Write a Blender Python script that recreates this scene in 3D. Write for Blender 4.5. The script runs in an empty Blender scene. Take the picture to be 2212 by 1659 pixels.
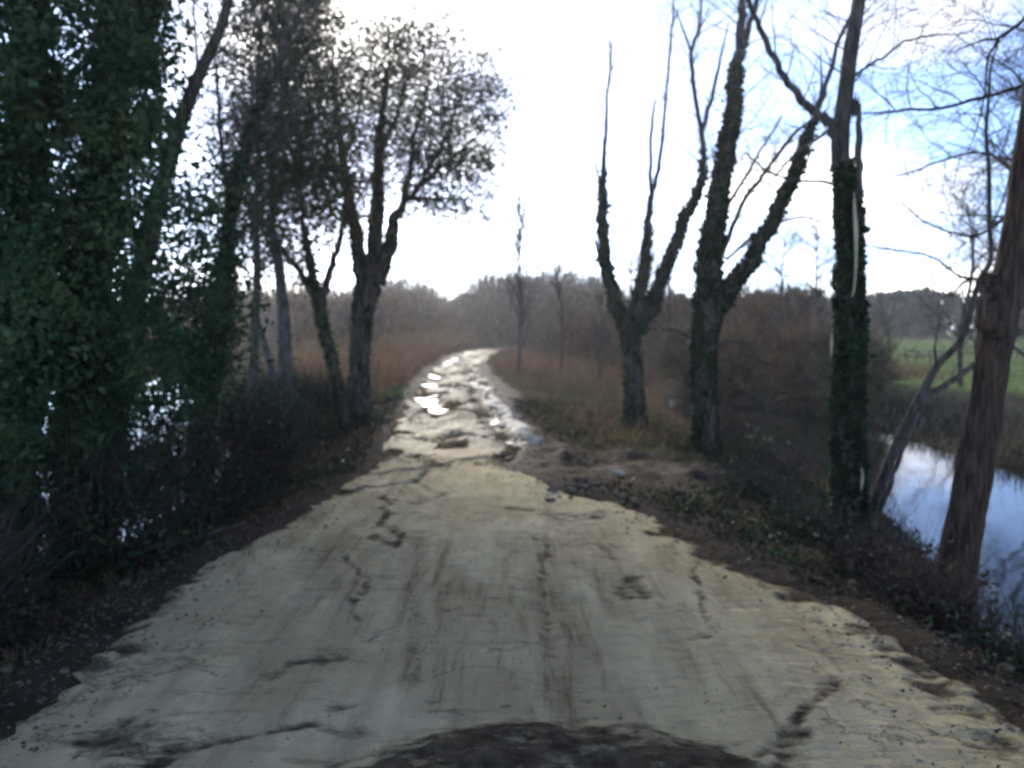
import bpy, math, random
import numpy as np
from math import radians as R

random.seed(7)
RNG = np.random.default_rng(11)
SC = bpy.context.scene
COL = SC.collection

# ------------------------------------------------------------------ camera
CAM_Z = 1.70
PITCH = R(3.9)
F = 1830.0                      # focal length in the 2212 px wide viewing scale
CX, CY = 1106.0, 829.5
cd = bpy.data.cameras.new('camera')
cam = bpy.data.objects.new('camera', cd); COL.objects.link(cam)
cam.location = (0, 0, CAM_Z)
cam.rotation_euler = (R(90) - PITCH, 0, 0)
cd.sensor_width = 36.0
cd.lens = 36.0 * F / 2212.0
cd.clip_start = 0.05; cd.clip_end = 3000
cd.dof.use_dof = True
cd.dof.focus_distance = 1.5
cd.dof.aperture_fstop = 3.9
SC.camera = cam

# ------------------------------------------------------------------ sky and sun
SUN_EL, SUN_AZ = R(21), R(-9)          # azimuth from +Y towards +X
world = bpy.data.worlds.new('World'); SC.world = world
world.use_nodes = True
wn, wl = world.node_tree.nodes, world.node_tree.links
wn.clear()
w_out = wn.new('ShaderNodeOutputWorld'); w_bg = wn.new('ShaderNodeBackground')
sky = wn.new('ShaderNodeTexSky'); sky.sky_type = 'NISHITA'; sky.sun_disc = False
sky.sun_elevation = SUN_EL; sky.sun_rotation = SUN_AZ
sky.air_density = 0.42; sky.dust_density = 0.3; sky.ozone_density = 3.2
tc = wn.new('ShaderNodeTexCoord'); sep = wn.new('ShaderNodeSeparateXYZ')
wl.new(tc.outputs['Generated'], sep.inputs[0])
zc = wn.new('ShaderNodeMath'); zc.operation = 'MAXIMUM'; zc.inputs[1].default_value = 0.0
wl.new(sep.outputs['Z'], zc.inputs[0])
za = wn.new('ShaderNodeMath'); za.operation = 'ADD'; za.inputs[1].default_value = 0.22
wl.new(zc.outputs[0], za.inputs[0])
dv = wn.new('ShaderNodeVectorMath'); dv.operation = 'DIVIDE'
cb = wn.new('ShaderNodeCombineXYZ')
for i in range(3): wl.new(za.outputs[0], cb.inputs[i])
wl.new(tc.outputs['Generated'], dv.inputs[0]); wl.new(cb.outputs[0], dv.inputs[1])
cn = wn.new('ShaderNodeTexNoise'); cn.inputs['Scale'].default_value = 1.15
cn.inputs['Detail'].default_value = 5; cn.inputs['Roughness'].default_value = 0.5
mp = wn.new('ShaderNodeMapping'); mp.inputs['Location'].default_value = (7.3, 2.0, 0.0)
wl.new(dv.outputs[0], mp.inputs[0]); wl.new(mp.outputs[0], cn.inputs['Vector'])
cr = wn.new('ShaderNodeMapRange'); cr.inputs[1].default_value = 0.515; cr.inputs[2].default_value = 0.69
wl.new(cn.outputs[0], cr.inputs[0])
bw = wn.new('ShaderNodeRGBToBW'); wl.new(sky.outputs[0], bw.inputs[0])
cm = wn.new('ShaderNodeMath'); cm.operation = 'MULTIPLY'; cm.inputs[1].default_value = 1.9
wl.new(bw.outputs[0], cm.inputs[0])
ctint = wn.new('ShaderNodeVectorMath'); ctint.operation = 'SCALE'
ctint.inputs[0].default_value = (1.08, 1.0, 0.90)
wl.new(cm.outputs[0], ctint.inputs['Scale'])
mx = wn.new('ShaderNodeMix'); mx.data_type = 'RGBA'
wl.new(cr.outputs[0], mx.inputs[0]); wl.new(sky.outputs[0], mx.inputs[6]); wl.new(ctint.outputs[0], mx.inputs[7])
wl.new(mx.outputs[2], w_bg.inputs[0]); w_bg.inputs[1].default_value = 0.12
wl.new(w_bg.outputs[0], w_out.inputs[0])

sd = bpy.data.lights.new('sun', 'SUN'); sun = bpy.data.objects.new('sun', sd); COL.objects.link(sun)
sd.energy = 1.5; sd.angle = R(12); sd.color = (1.0, 0.93, 0.82)
from mathutils import Vector
sdir = Vector((math.sin(SUN_AZ)*math.cos(SUN_EL), math.cos(SUN_AZ)*math.cos(SUN_EL), math.sin(SUN_EL)))
sun.rotation_euler = sdir.to_track_quat('Z', 'Y').to_euler()
sun.location = (0, 0, 40)

SC.view_settings.view_transform = 'Standard'
SC.view_settings.look = 'None'
SC.view_settings.gamma = 1.0
SC.view_settings.exposure = 1.9
SC.render.engine = 'CYCLES'
SC.cycles.use_denoising = True
SC.cycles.max_bounces = 6
SC.cycles.volume_bounces = 1
SC.cycles.transparent_max_bounces = 4
SC.cycles.caustics_reflective = False; SC.cycles.caustics_refractive = False
SC.cycles.use_adaptive_sampling = True; SC.cycles.adaptive_threshold = 0.02

# ------------------------------------------------------------------ helpers
def P(px, py, Y):
    """point at forward distance Y on the sight line of a viewing-scale pixel"""
    a = (px - CX) / F; b = (CY - py) / F
    d = np.array([a, math.cos(PITCH) + b*math.sin(PITCH), -math.sin(PITCH) + b*math.cos(PITCH)])
    return np.array([0, 0, CAM_Z]) + d * (Y / d[1])

def G(px, py, z=0.0):
    """point on the level z on the sight line of a pixel"""
    a = (px - CX) / F; b = (CY - py) / F
    d = np.array([a, math.cos(PITCH) + b*math.sin(PITCH), -math.sin(PITCH) + b*math.cos(PITCH)])
    return np.array([0, 0, CAM_Z]) + d * ((z - CAM_Z) / d[2])

def _h(ix, iy, iz, seed):
    n = (ix*374761393 + iy*668265263 + iz*2147483647 + seed*1274126177) & 0xFFFFFFFF
    n = ((n ^ (n >> 13)) * 1274126177) & 0xFFFFFFFF
    n = ((n ^ (n >> 16)) * 2246822519) & 0xFFFFFFFF
    return ((n ^ (n >> 15)) & 0xFFFFFF) / float(0xFFFFFF)

def noise3(x, y, z, seed=0):
    x = np.asarray(x, float); y = np.asarray(y, float); z = np.asarray(z, float)
    x, y, z = np.broadcast_arrays(x, y, z)
    xi, yi, zi = np.floor(x).astype(np.int64), np.floor(y).astype(np.int64), np.floor(z).astype(np.int64)
    fx, fy, fz = x-xi, y-yi, z-zi
    fx = fx*fx*(3-2*fx); fy = fy*fy*(3-2*fy); fz = fz*fz*(3-2*fz)
    r = 0
    for a in (0, 1):
        for b in (0, 1):
            for c in (0, 1):
                w = (fx if a else 1-fx)*(fy if b else 1-fy)*(fz if c else 1-fz)
                r = r + w*_h(xi+a, yi+b, zi+c, seed)
    return r

def fbm(x, y, z=0.0, seed=0, o=4):
    r = 0; amp = 0.5; s = 1.0; t = 0
    for i in range(o):
        r = r + amp*noise3(np.asarray(x)*s, np.asarray(y)*s, np.asarray(z)*s, seed+i*17); t += amp
        amp *= 0.5; s *= 2.03
    return r/t

def sstep(a, b, x):
    t = np.clip((x-a)/(b-a), 0, 1); return t*t*(3-2*t)

class MB:
    """collects geometry; build() links it as one mesh object"""
    def __init__(self): self.v = []; self.f = []; self.n = 0
    def add(self, v, f):
        v = np.asarray(v, np.float32).reshape(-1, 3); f = np.asarray(f, np.int64)
        self.v.append(v); self.f.append(f + self.n); self.n += len(v)
    def build(self, name, mat, parent=None, origin=(0, 0, 0), smooth=False, kind=None, attrs=None):
        me = bpy.data.meshes.new(name)
        if self.v:
            v = np.concatenate(self.v) - np.asarray(origin, np.float32)
            sizes = np.concatenate([np.full(len(f), f.shape[1], np.int32) for f in self.f if len(f)])
            loops = np.concatenate([f.ravel() for f in self.f if len(f)]).astype(np.int32)
            me.vertices.add(len(v)); me.vertices.foreach_set('co', v.ravel().astype(np.float32))
            me.loops.add(len(loops)); me.loops.foreach_set('vertex_index', loops)
            me.polygons.add(len(sizes))
            st = np.zeros(len(sizes), np.int32); st[1:] = np.cumsum(sizes)[:-1]
            me.polygons.foreach_set('loop_start', st)
            me.polygons.foreach_set('loop_total', sizes)
            me.polygons.foreach_set('use_smooth', np.full(len(sizes), smooth))
            me.update(calc_edges=True)
            if attrs:
                for k, a in attrs.items():
                    at = me.attributes.new(k, 'FLOAT', 'POINT')
                    at.data.foreach_set('value', np.asarray(a, np.float32))
        me.materials.append(mat)
        o = bpy.data.objects.new(name, me); COL.objects.link(o)
        if parent is not None: o.parent = parent
        else: o.location = origin
        if kind: o['kind'] = kind
        return o

def empty(name, loc, label, cat, group=None):
    o = bpy.data.objects.new(name, None); COL.objects.link(o)
    o.location = [float(c) for c in loc]; o.empty_display_size = 0.2
    o['label'] = label; o['category'] = cat
    if group: o['group'] = group
    return o

def tag(o, label, cat, group=None, kind=None):
    o['label'] = label; o['category'] = cat
    if group: o['group'] = group
    if kind: o['kind'] = kind
    return o

def spline(pts, sub=4):
    """Catmull-Rom through rows (x,y,z,r)"""
    p = np.asarray(pts, float)
    if len(p) < 3: 
        t = np.linspace(0, 1, sub+1)[:, None]
        return p[0]*(1-t) + p[-1]*t
    q = np.vstack([2*p[0]-p[1], p, 2*p[-1]-p[-2]]); out = []
    for i in range(1, len(q)-2):
        a, b, c, d = q[i-1], q[i], q[i+1], q[i+2]
        for t in np.linspace(0, 1, sub, endpoint=False):
            out.append(0.5*((2*b)+(-a+c)*t+(2*a-5*b+4*c-d)*t*t+(-a+3*b-3*c+d)*t**3))
    out.append(p[-1]); out = np.array(out)
    out[:, 3] = np.maximum(out[:, 3], 0.0015)
    return out

def tube(mb, pr, sides=8, bump=0.0, seed=0, cap=False):
    pr = np.asarray(pr, float); p = pr[:, :3]; r = pr[:, 3]; n = len(p)
    t = np.gradient(p, axis=0); t /= np.linalg.norm(t, axis=1)[:, None] + 1e-9
    m = np.abs(t.mean(0)); ref = np.eye(3)[int(np.argmin(m))]
    u = np.cross(t, ref); u /= np.linalg.norm(u, axis=1)[:, None] + 1e-9
    w = np.cross(t, u)
    a = np.linspace(0, 2*math.pi, sides, endpoint=False)
    rr = r[:, None]*np.ones(sides)[None, :]
    if bump:
        k = 3.0
        rr = rr*(1 + bump*(fbm(np.cos(a)[None, :]*k+seed, np.sin(a)[None, :]*k, np.arange(n)[:, None]*0.35, seed, 3)-0.5)*2)
    ring = p[:, None, :] + rr[..., None]*(np.cos(a)[None, :, None]*u[:, None, :] + np.sin(a)[None, :, None]*w[:, None, :])
    v = ring.reshape(-1, 3)
    i = np.arange(n-1)[:, None]*sides; j = np.arange(sides)[None, :]; jn = (j+1) % sides
    f = np.stack([i+j, i+jn, i+sides+jn, i+sides+j], -1).reshape(-1, 4)
    mb.add(v, f)
    if cap:
        c = mb.n; mb.add([p[-1]+t[-1]*r[-1]*0.3], np.zeros((0, 3), np.int64))
        base = c - sides
        mb.f.append(np.stack([base+np.arange(sides), base+(np.arange(sides)+1) % sides, np.full(sides, c)], -1))

def leaves(mb, pos, L, W, up=0.0, rng=RNG, bend=0.25):
    """kite shaped leaf faces, folded a little, at random attitudes"""
    n = len(pos)
    if n == 0: return
    d = rng.normal(size=(n, 3)); d[:, 2] += up; d /= np.linalg.norm(d, axis=1)[:, None]
    s = rng.normal(size=(n, 3)); s -= d*(s*d).sum(1)[:, None]; s /= np.linalg.norm(s, axis=1)[:, None]
    nn = np.cross(d, s)
    k_ = rng.uniform(0.5, 1.35, n)*rng.uniform(.75, 1.15, n); l = (L*k_)[:, None]; w = (W*k_*rng.uniform(.75, 1.2, n))[:, None]
    a = pos; b = pos + d*l*0.45 + s*w*0.5 + nn*l*bend*0.5; c = pos + d*l; e = pos + d*l*0.45 - s*w*0.5 + nn*l*bend*0.5
    v = np.stack([a, b, c, e], 1).reshape(-1, 3)
    k = np.arange(n)[:, None]*4
    f = np.concatenate([k+np.array([[0, 1, 2]]), k+np.array([[0, 2, 3]])], 0)
    mb.add(v, f)

def slivers(mb, pos, d, L, w, rng=RNG):
    """thin tapered blades (twigs, reeds, grass): base pos, direction d, length L"""
    n = len(pos)
    if n == 0: return
    d = d/np.linalg.norm(d, axis=1)[:, None]
    s = rng.normal(size=(n, 3)); s -= d*(s*d).sum(1)[:, None]; s /= np.linalg.norm(s, axis=1)[:, None]
    L = np.broadcast_to(L, (n,))[:, None]; w = np.broadcast_to(w, (n,))[:, None]
    k = rng.normal(size=(n, 3))*0.10
    mid = pos + (d+k)*L*0.5; tip = pos + d*L + rng.normal(size=(n, 3))*0.08*L
    v = np.stack([pos-s*w/2, pos+s*w/2, mid+s*w*0.35, mid-s*w*0.35, tip], 1).reshape(-1, 3)
    b = np.arange(n)[:, None]*5
    mb.add(v, b+np.array([[0, 1, 2, 3]])); 
    mb.f.append((b+np.array([[3, 2, 4]])) + (mb.n - 5*n))

# ------------------------------------------------------------------ materials
def mat(name, c1, c2, scale=6.0, rough=0.8, bump=0.0, bscale=None, stretch=(1, 1, 1), c3=None, trans=0.0, detail=5, spec=0.3):
    m = bpy.data.materials.new(name); m.use_nodes = True
    n, l = m.node_tree.nodes, m.node_tree.links
    b = n['Principled BSDF']; out = n['Material Output']
    b.inputs['Roughness'].default_value = rough
    b.inputs['Specular IOR Level'].default_value = spec
    t = n.new('ShaderNodeTexCoord'); mp = n.new('ShaderNodeMapping'); mp.inputs['Scale'].default_value = stretch
    l.new(t.outputs['Object'], mp.inputs[0])
    no = n.new('ShaderNodeTexNoise'); no.inputs['Scale'].default_value = scale; no.inputs['Detail'].default_value = detail
    l.new(mp.outputs[0], no.inputs['Vector'])
    r = n.new('ShaderNodeValToRGB')
    r.color_ramp.elements[0].position = 0.34; r.color_ramp.elements[0].color = (*c1, 1)
    r.color_ramp.elements[1].position = 0.66; r.color_ramp.elements[1].color = (*c2, 1)
    if c3:
        e = r.color_ramp.elements.new(0.5); e.color = (*c3, 1)
    l.new(no.outputs[0], r.inputs[0]); l.new(r.outputs[0], b.inputs['Base Color'])
    if bump:
        n2 = n.new('ShaderNodeTexNoise'); n2.inputs['Scale'].default_value = bscale or scale*3; n2.inputs['Detail'].default_value = 6
        l.new(mp.outputs[0], n2.inputs['Vector'])
        bp = n.new('ShaderNodeBump'); bp.inputs['Strength'].default_value = 1.0; bp.inputs['Distance'].default_value = bump
        l.new(n2.outputs[0], bp.inputs['Height']); l.new(bp.outputs[0], b.inputs['Normal'])
    if trans:
        tr = n.new('ShaderNodeBsdfTranslucent'); l.new(r.outputs[0], tr.inputs[0])
        ms = n.new('ShaderNodeMixShader'); ms.inputs[0].default_value = trans
        l.new(b.outputs[0], ms.inputs[1]); l.new(tr.outputs[0], ms.inputs[2]); l.new(ms.outputs[0], out.inputs[0])
    return m

M = {}
M['bark'] = mat('bark_grey_brown', (0.035, 0.028, 0.022), (0.13, 0.105, 0.085), 5, 0.9, 0.02, 9, (4, 4, 0.8))
M['bark_red'] = mat('bark_red_brown', (0.024, 0.015, 0.010), (0.13, 0.078, 0.050), 6, 0.95, 0.06, 11, (6, 6, 0.6))
M['bark_pale'] = mat('bark_pale_grey', (0.05, 0.043, 0.036), (0.15, 0.13, 0.112), 5, 0.9, 0.012, 9, (4, 4, 0.9))
M['twig'] = mat('twig_bark', (0.05, 0.038, 0.03), (0.12, 0.09, 0.07), 3, 0.9)
M['bramble'] = mat('bramble_cane', (0.022, 0.020, 0.016), (0.06, 0.052, 0.04), 3, 0.9)
M['wood'] = mat('torn_wood', (0.42, 0.31, 0.18), (0.68, 0.55, 0.36), 6, 0.8, 0.01, 20, (8, 8, 0.6))
M['ivy_dark'] = mat('dark_ivy_leaf', (0.013, 0.028, 0.015), (0.042, 0.072, 0.034), 3, 0.6, trans=0.25, detail=3, spec=0.12)
M['ivy'] = mat('ivy_leaf', (0.018, 0.040, 0.020), (0.095, 0.130, 0.055), 2.2, 0.6, trans=0.4, c3=(0.044, 0.080, 0.036), detail=3, spec=0.12)
M['leaf'] = mat('tree_leaf', (0.05, 0.06, 0.032), (0.115, 0.12, 0.06), 4, 0.55, trans=0.4, detail=3)
M['leaf_autumn'] = mat('autumn_leaf', (0.10, 0.06, 0.025), (0.17, 0.12, 0.045), 4, 0.6, trans=0.3, detail=3)
M['reed'] = mat('dead_reed', (0.095, 0.056, 0.032), (0.30, 0.19, 0.11), 1.8, 0.85, trans=0.2)
M['scrub'] = mat('scrub_twig', (0.08, 0.057, 0.04), (0.36, 0.26, 0.18), 2.6, 0.9)
M['scrub_russet'] = mat('scrub_russet', (0.09, 0.052, 0.03), (0.36, 0.22, 0.12), 2.6, 0.9)
M['scrub_olive'] = mat('scrub_olive', (0.07, 0.058, 0.034), (0.31, 0.25, 0.14), 2.6, 0.9)
M['litter'] = mat('dead_leaf', (0.035, 0.024, 0.016), (0.10, 0.066, 0.042), 9, 0.95, spec=0.08)
M['grass'] = mat('grass_blade', (0.055, 0.060, 0.022), (0.15, 0.12, 0.05), 1.5, 0.75, trans=0.25)
M['meadow_grass'] = mat('meadow_blade', (0.08, 0.15, 0.028), (0.17, 0.26, 0.05), 0.6, 0.75, trans=0.25)
M['conifer'] = mat('far_wood', (0.022, 0.032, 0.022), (0.06, 0.06, 0.04), 0.15, 0.9)
M['table'] = mat('weathered_board', (0.07, 0.06, 0.05), (0.20, 0.18, 0.16), 5, 0.85, 0.004, 30, (1, 8, 8))
M['stone'] = mat('pale_sand_lump', (0.40, 0.34, 0.24), (0.60, 0.54, 0.42), 9, 0.95, 0.02, 26, spec=0.1)
M['clod'] = mat('earth_clod', (0.045, 0.035, 0.026), (0.20, 0.17, 0.12), 8, 0.95, 0.02, 26, spec=0.1)

# ------------------------------------------------------------------ terrain functions
TL = np.array([[-8, -2.35], [3.5, -2.3], [5.0, -2.42], [6.0, -2.4], [7.9, -2.05], [10.5, -1.85], [13.8, -2.15], [21.5, -2.65], [32.7, -3.3], [48, -3.7], [60, -3.2], [69, -2.0], [78, 2.5]])
TR = np.array([[-8, 2.45], [3.5, 2.4], [4.5, 2.33], [5.2, 2.18], [6.0, 1.85], [7.9, 1.35], [9.0, 0.55], [10.5, 0.12], [13.8, 0.45], [21.5, -0.2], [32.7, -1.2], [48, -1.2], [60, -0.7], [69, 0.8], [78, 5.5]])
SR = np.array([[-8, 3.2], [5, 3.6], [7, 3.9], [9, 4.5], [12, 5.0], [16, 4.7], [22, 4.3], [27, 4.6], [33, 5.4], [40, 6.5]])
SF = np.array([[-8, 26], [5, 18], [10, 12.5], [16, 8.9], [19, 9.2], [22, 9.6], [25, 8.4], [29, 7.0], [34, 5.6], [37, 5.3], [40, 4.0]])
SL = np.array([[-8, -3.9], [6, -4.1], [10, -4.4], [15, -5.0], [20, -6.2], [30, -9.0], [45, -11.5], [62, -15], [70, -30], [73, -60]])
WATER_Z = -0.90
def lerp(t, y): return np.interp(y, t[:, 0], t[:, 1])

def height(x, y):
    x = np.asarray(x, float); y = np.asarray(y, float)
    wob = (fbm(x*0.8, y*0.8, 0, 5, 3)-0.5)
    xl, xr = lerp(TL, y), lerp(TR, y)
    sl, sr, sf = lerp(SL, y)+wob*0.8, lerp(SR, y)+wob*0.8, lerp(SF, y)+wob*1.6
    # verge falling to the shores
    tr_ = np.clip((x-xr)/np.maximum(sr-xr, 0.3), 0, 1.6)
    tl_ = np.clip((xl-x)/np.maximum(xl-sl, 0.3), 0, 1.6)
    def bank(t): return -0.10*sstep(0, .25, t) - 0.28*sstep(0.25, 0.8, t) - 0.52*sstep(0.72, 1.0, t) - 0.75*sstep(1.0, 1.4, t)
    inside_r = (x > xr); inside_l = (x < xl)
    h = np.where(inside_r, bank(tr_), np.where(inside_l, bank(tl_), 0.0))
    # right: far shore climbs back to a meadow
    fr = sstep(-0.7, 0.0, x-sf)*0.75 + sstep(0.0, 1.6, x-sf)*0.45
    h = np.where(inside_r, np.minimum(np.maximum(h, -1.65 + fr), 0.0), h)
    closed = sstep(37, 41, y)                                     # channel ends: land
    land = -0.42 + 0.3*(fbm(x*0.12, y*0.12, 0, 9, 3)-0.5)
    far_r = np.where(x > xr, np.maximum(land, h*(1-closed)+land*closed), h)
    h = np.where((x > xr) & (y > 37), far_r*closed + h*(1-closed), h)
    h = np.where((x > sf) & (x > xr) & (y < 41), np.minimum(h, land), h)
    cl = sstep(66, 74, y)
    h = np.where(x < xl, h*(1-cl) + land*cl, h)
    # beyond a wide pond on the left the land comes back
    h = np.where(x < -60, -1.65 + 1.2*sstep(60, 66, -x), h)
    off = np.maximum(x-xr, xl-x)
    # low shelf and hummocks
    h = h + sstep(0.0, 0.7, off)*0.16*(fbm(x*1.7, y*1.7, 0, 21, 4)-0.5)
    # spur of churned mud beside the track
    spur = np.exp(-((y-11.2)/1.7)**2)*sstep(4.0, 2.2, x)*sstep(0.0, 0.4, x-xr)
    h = h + spur*0.26*(fbm(x*2.6, y*3.2, 0, 44, 4)-0.5)
    return h

def ground_z(x, y):
    return float(height(np.array([x]), np.array([y]))[0])

# ------------------------------------------------------------------ ground sheet
def axis_sinh(a, b, n, c, k):
    """points from a to b, dense around c"""
    ta, tb = math.asinh((a-c)/k), math.asinh((b-c)/k)
    return c + k*np.sinh(np.linspace(ta, tb, n))

gx = axis_sinh(-700, 700, 460, 1.0, 2.2)
gy = np.concatenate([np.linspace(-14, 1.2, 24)[:-1], 1.2*np.exp(np.linspace(0, math.log(900/1.2), 560))])
X, Y = np.meshgrid(gx, gy)
Z = height(X, Y)
xl, xr = lerp(TL, Y), lerp(TR, Y)
inn = np.minimum(X-xl, xr-X)
trackmask = sstep(0.05, 0.5, inn)*sstep(80, 74, Y)
Z = Z - 0.16*trackmask + 0.03*(fbm(X*6, Y*6, 0, 61, 3)-0.5)*(1-trackmask)*sstep(40, 10, Y)
nx, ny = len(gx), len(gy)
mud = np.exp(-((Y-11.0)/1.9)**2)*sstep(4.6, 2.4, X)*(X > -0.6)
mud = np.clip(mud + 0.8*sstep(1.0, 0.1, np.maximum(X-xr, xl-X))*sstep(16, 20, Y), 0, 1)
green = sstep(24, 30, Y)*sstep(2.0, 4.5, X-lerp(SF, np.minimum(Y, 34)))*sstep(7, 10, X-.14*Y)
green = np.maximum(green, 0.35*sstep(0.5, 1.2, X-xr)*sstep(11, 13.5, Y)*sstep(34, 26, Y)*sstep(5.5, 4, X))
orange = sstep(16, 24, Y)*sstep(0.2, 0.8, xl-X)
orange = np.maximum(orange, sstep(34, 44, Y)*sstep(1, 2.5, X-xr)*sstep(22, 14, X)*0.8)
mb = MB()
i = (np.arange(ny-1)[:, None]*nx + np.arange(nx-1)[None, :]).ravel()
mb.add(np.stack([X, Y, Z], -1).reshape(-1, 3), np.stack([i, i+1, i+nx+1, i+nx], -1))

def attr_node(n, name):
    a = n.new('ShaderNodeAttribute'); a.attribute_name = name; return a
def mixc(n, l, fac, a, b):
    m = n.new('ShaderNodeMix'); m.data_type = 'RGBA'
    for s, v in ((0, fac), (6, a), (7, b)):
        if isinstance(v, (int, float)): m.inputs[s].default_value = v
        elif isinstance(v, tuple): m.inputs[s].default_value = (*v, 1)
        else: l.new(v, m.inputs[s])
    return m.outputs[2]
def noise_n(n, l, scale, vec, detail=5, rough=0.55, lo=0.35, hi=0.65, stretch=None):
    if stretch:
        mp = n.new('ShaderNodeMapping'); mp.inputs['Scale'].default_value = stretch; l.new(vec, mp.inputs[0]); vec = mp.outputs[0]
    t = n.new('ShaderNodeTexNoise'); t.inputs['Scale'].default_value = scale; t.inputs['Detail'].default_value = detail
    t.inputs['Roughness'].default_value = rough; l.new(vec, t.inputs['Vector'])
    r = n.new('ShaderNodeMapRange'); r.inputs[1].default_value = lo; r.inputs[2].default_value = hi; l.new(t.outputs[0], r.inputs[0])
    return r.outputs[0], t.outputs[0]
def math_n(n, l, op, a, b):
    m = n.new('ShaderNodeMath'); m.operation = op; m.use_clamp = False
    for s, v in ((0, a), (1, b)):
        if isinstance(v, (int, float)): m.inputs[s].default_value = v
        else: l.new(v, m.inputs[s])
    return m.outputs[0]

gm = bpy.data.materials.new('bank_soil'); gm.use_nodes = True
n, l = gm.node_tree.nodes, gm.node_tree.links
b = n['Principled BSDF']; t = n.new('ShaderNodeTexCoord'); vec = t.outputs['Object']
f1, raw1 = noise_n(n, l, 1.6, vec, 6); f2, raw2 = noise_n(n, l, 14, vec, 6); f3, _ = noise_n(n, l, 0.35, vec, 4)
soil = mixc(n, l, f1, (0.026, 0.020, 0.014), (0.068, 0.050, 0.034))
soil = mixc(n, l, math_n(n, l, 'MULTIPLY', f2, 0.5), soil, (0.035, 0.03, 0.02))
gr = mixc(n, l, f1, (0.075, 0.11, 0.03), (0.14, 0.17, 0.055))
og = mixc(n, l, f1, (0.10, 0.055, 0.028), (0.19, 0.11, 0.06))
mu = mixc(n, l, f2, (0.030, 0.020, 0.016), (0.075, 0.052, 0.042))
c = mixc(n, l, attr_node(n, 'orange').outputs['Fac'], soil, og)
c = mixc(n, l, attr_node(n, 'green').outputs['Fac'], c, gr)
c = mixc(n, l, math_n(n, l, 'MULTIPLY', attr_node(n, 'mud').outputs['Fac'], math_n(n, l, 'ADD', math_n(n, l, 'MULTIPLY', f1, 0.5), 0.5)), c, mu)
l.new(c, b.inputs['Base Color'])
rg = n.new('ShaderNodeMapRange'); l.new(attr_node(n, 'mud').outputs['Fac'], rg.inputs[0]); rg.inputs[3].default_value = 0.95; rg.inputs[4].default_value = 0.75
b.inputs['Specular IOR Level'].default_value = 0.02
l.new(rg.outputs[0], b.inputs['Roughness'])
bp = n.new('ShaderNodeBump'); bp.inputs['Distance'].default_value = 0.05
l.new(math_n(n, l, 'ADD', raw1, math_n(n, l, 'MULTIPLY', raw2, 0.6)), bp.inputs['Height']); l.new(bp.outputs[0], b.inputs['Normal'])
g = mb.build('ground', gm, smooth=True, kind='structure', attrs={'mud': mud.ravel(), 'green': green.ravel(), 'orange': orange.ravel()})
g['label'] = 'dark leaf-littered soil banks and marshy land around the track'

# ------------------------------------------------------------------ track sheet
TY = np.exp(np.linspace(math.log(1.3), math.log(78), 900))
TT = np.linspace(-1.10, 1.10, 230)
T, YY = np.meshgrid(TT, TY)
xl, xr = lerp(TL, YY), lerp(TR, YY)
# bias of the spline: smooth edges with a few octaves of raggedness
ragl = 0.75*(fbm(YY*1.3, 3.3, 0, 71, 6)-0.5); ragr = 0.75*(fbm(YY*1.3, 8.3, 0, 72, 6)-0.5)
rag_s = np.clip(YY/8, 0.35, 1)
xl2, xr2 = xl + ragl*rag_s, xr + ragr*rag_s
mid, half = (xl2+xr2)/2, (xr2-xl2)/2
XX = mid + T*half
def polyline_dist(x, y, pts, wob=0.05, seed=0):
    xw = x + wob*2*(fbm(x*5, y*5, 0, seed, 4)-0.5); yw = y + wob*2*(fbm(x*5, y*5, 7.7, seed, 4)-0.5)
    d = np.full(x.shape, 9.0)
    for (a, b_) in zip(pts[:-1], pts[1:]):
        ab = b_-a; tt = np.clip(((xw-a[0])*ab[0]+(yw-a[1])*ab[1])/(ab@ab+1e-9), 0, 1)
        d = np.minimum(d, np.hypot(xw-a[0]-tt*ab[0], yw-a[1]-tt*ab[1]))
    return d
def GP(*pp): return [G(a, b_)[:2] for a, b_ in pp]
Zt = 0.02 - 0.07*sstep(0.6, 1.06, np.abs(T)) - 0.10*sstep(1.0, 1.1, np.abs(T))
near = sstep(16, 9, YY)
# churned far stretch, smoother spread sand close by
Zt += 0.14*(fbm(XX*1.9, YY*1.1, 0, 81, 5)-0.5)*(1-near) + 0.035*(fbm(XX*1.5, YY*1.2, 0, 82, 4)-0.5)*near
Zt += (0.03*(1-near)+0.010*near)*(fbm(XX*7, YY*5, 0, 83, 4)-0.5)*2
Zt += 0.010*near*(fbm((XX-mid)*9, YY*0.5, 0, 84, 3)-0.5)*2            # drag marks along the track
for off_, wd, dp in ((-0.72, 0.16, 0.025), (0.72, 0.16, 0.025)):
    Zt -= dp*np.exp(-((XX-mid-off_-0.12*(fbm(YY*0.6, 1.0, 0, 85, 2)-0.5))/wd)**2)*(0.4+0.6*(1-near))
for off_, wd, dp in ((-0.55, 0.24, 0.055), (0.5, 0.22, 0.045)):              # wheel ruts in the churned stretch
    Zt -= dp*np.exp(-((XX-mid-off_-.5*(fbm(YY*.45, off_*9, 0, 191, 3)-.5))/wd)**2)*sstep(10.5, 14, YY)
mudA = np.zeros_like(XX); wet = np.zeros_like(XX)
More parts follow.
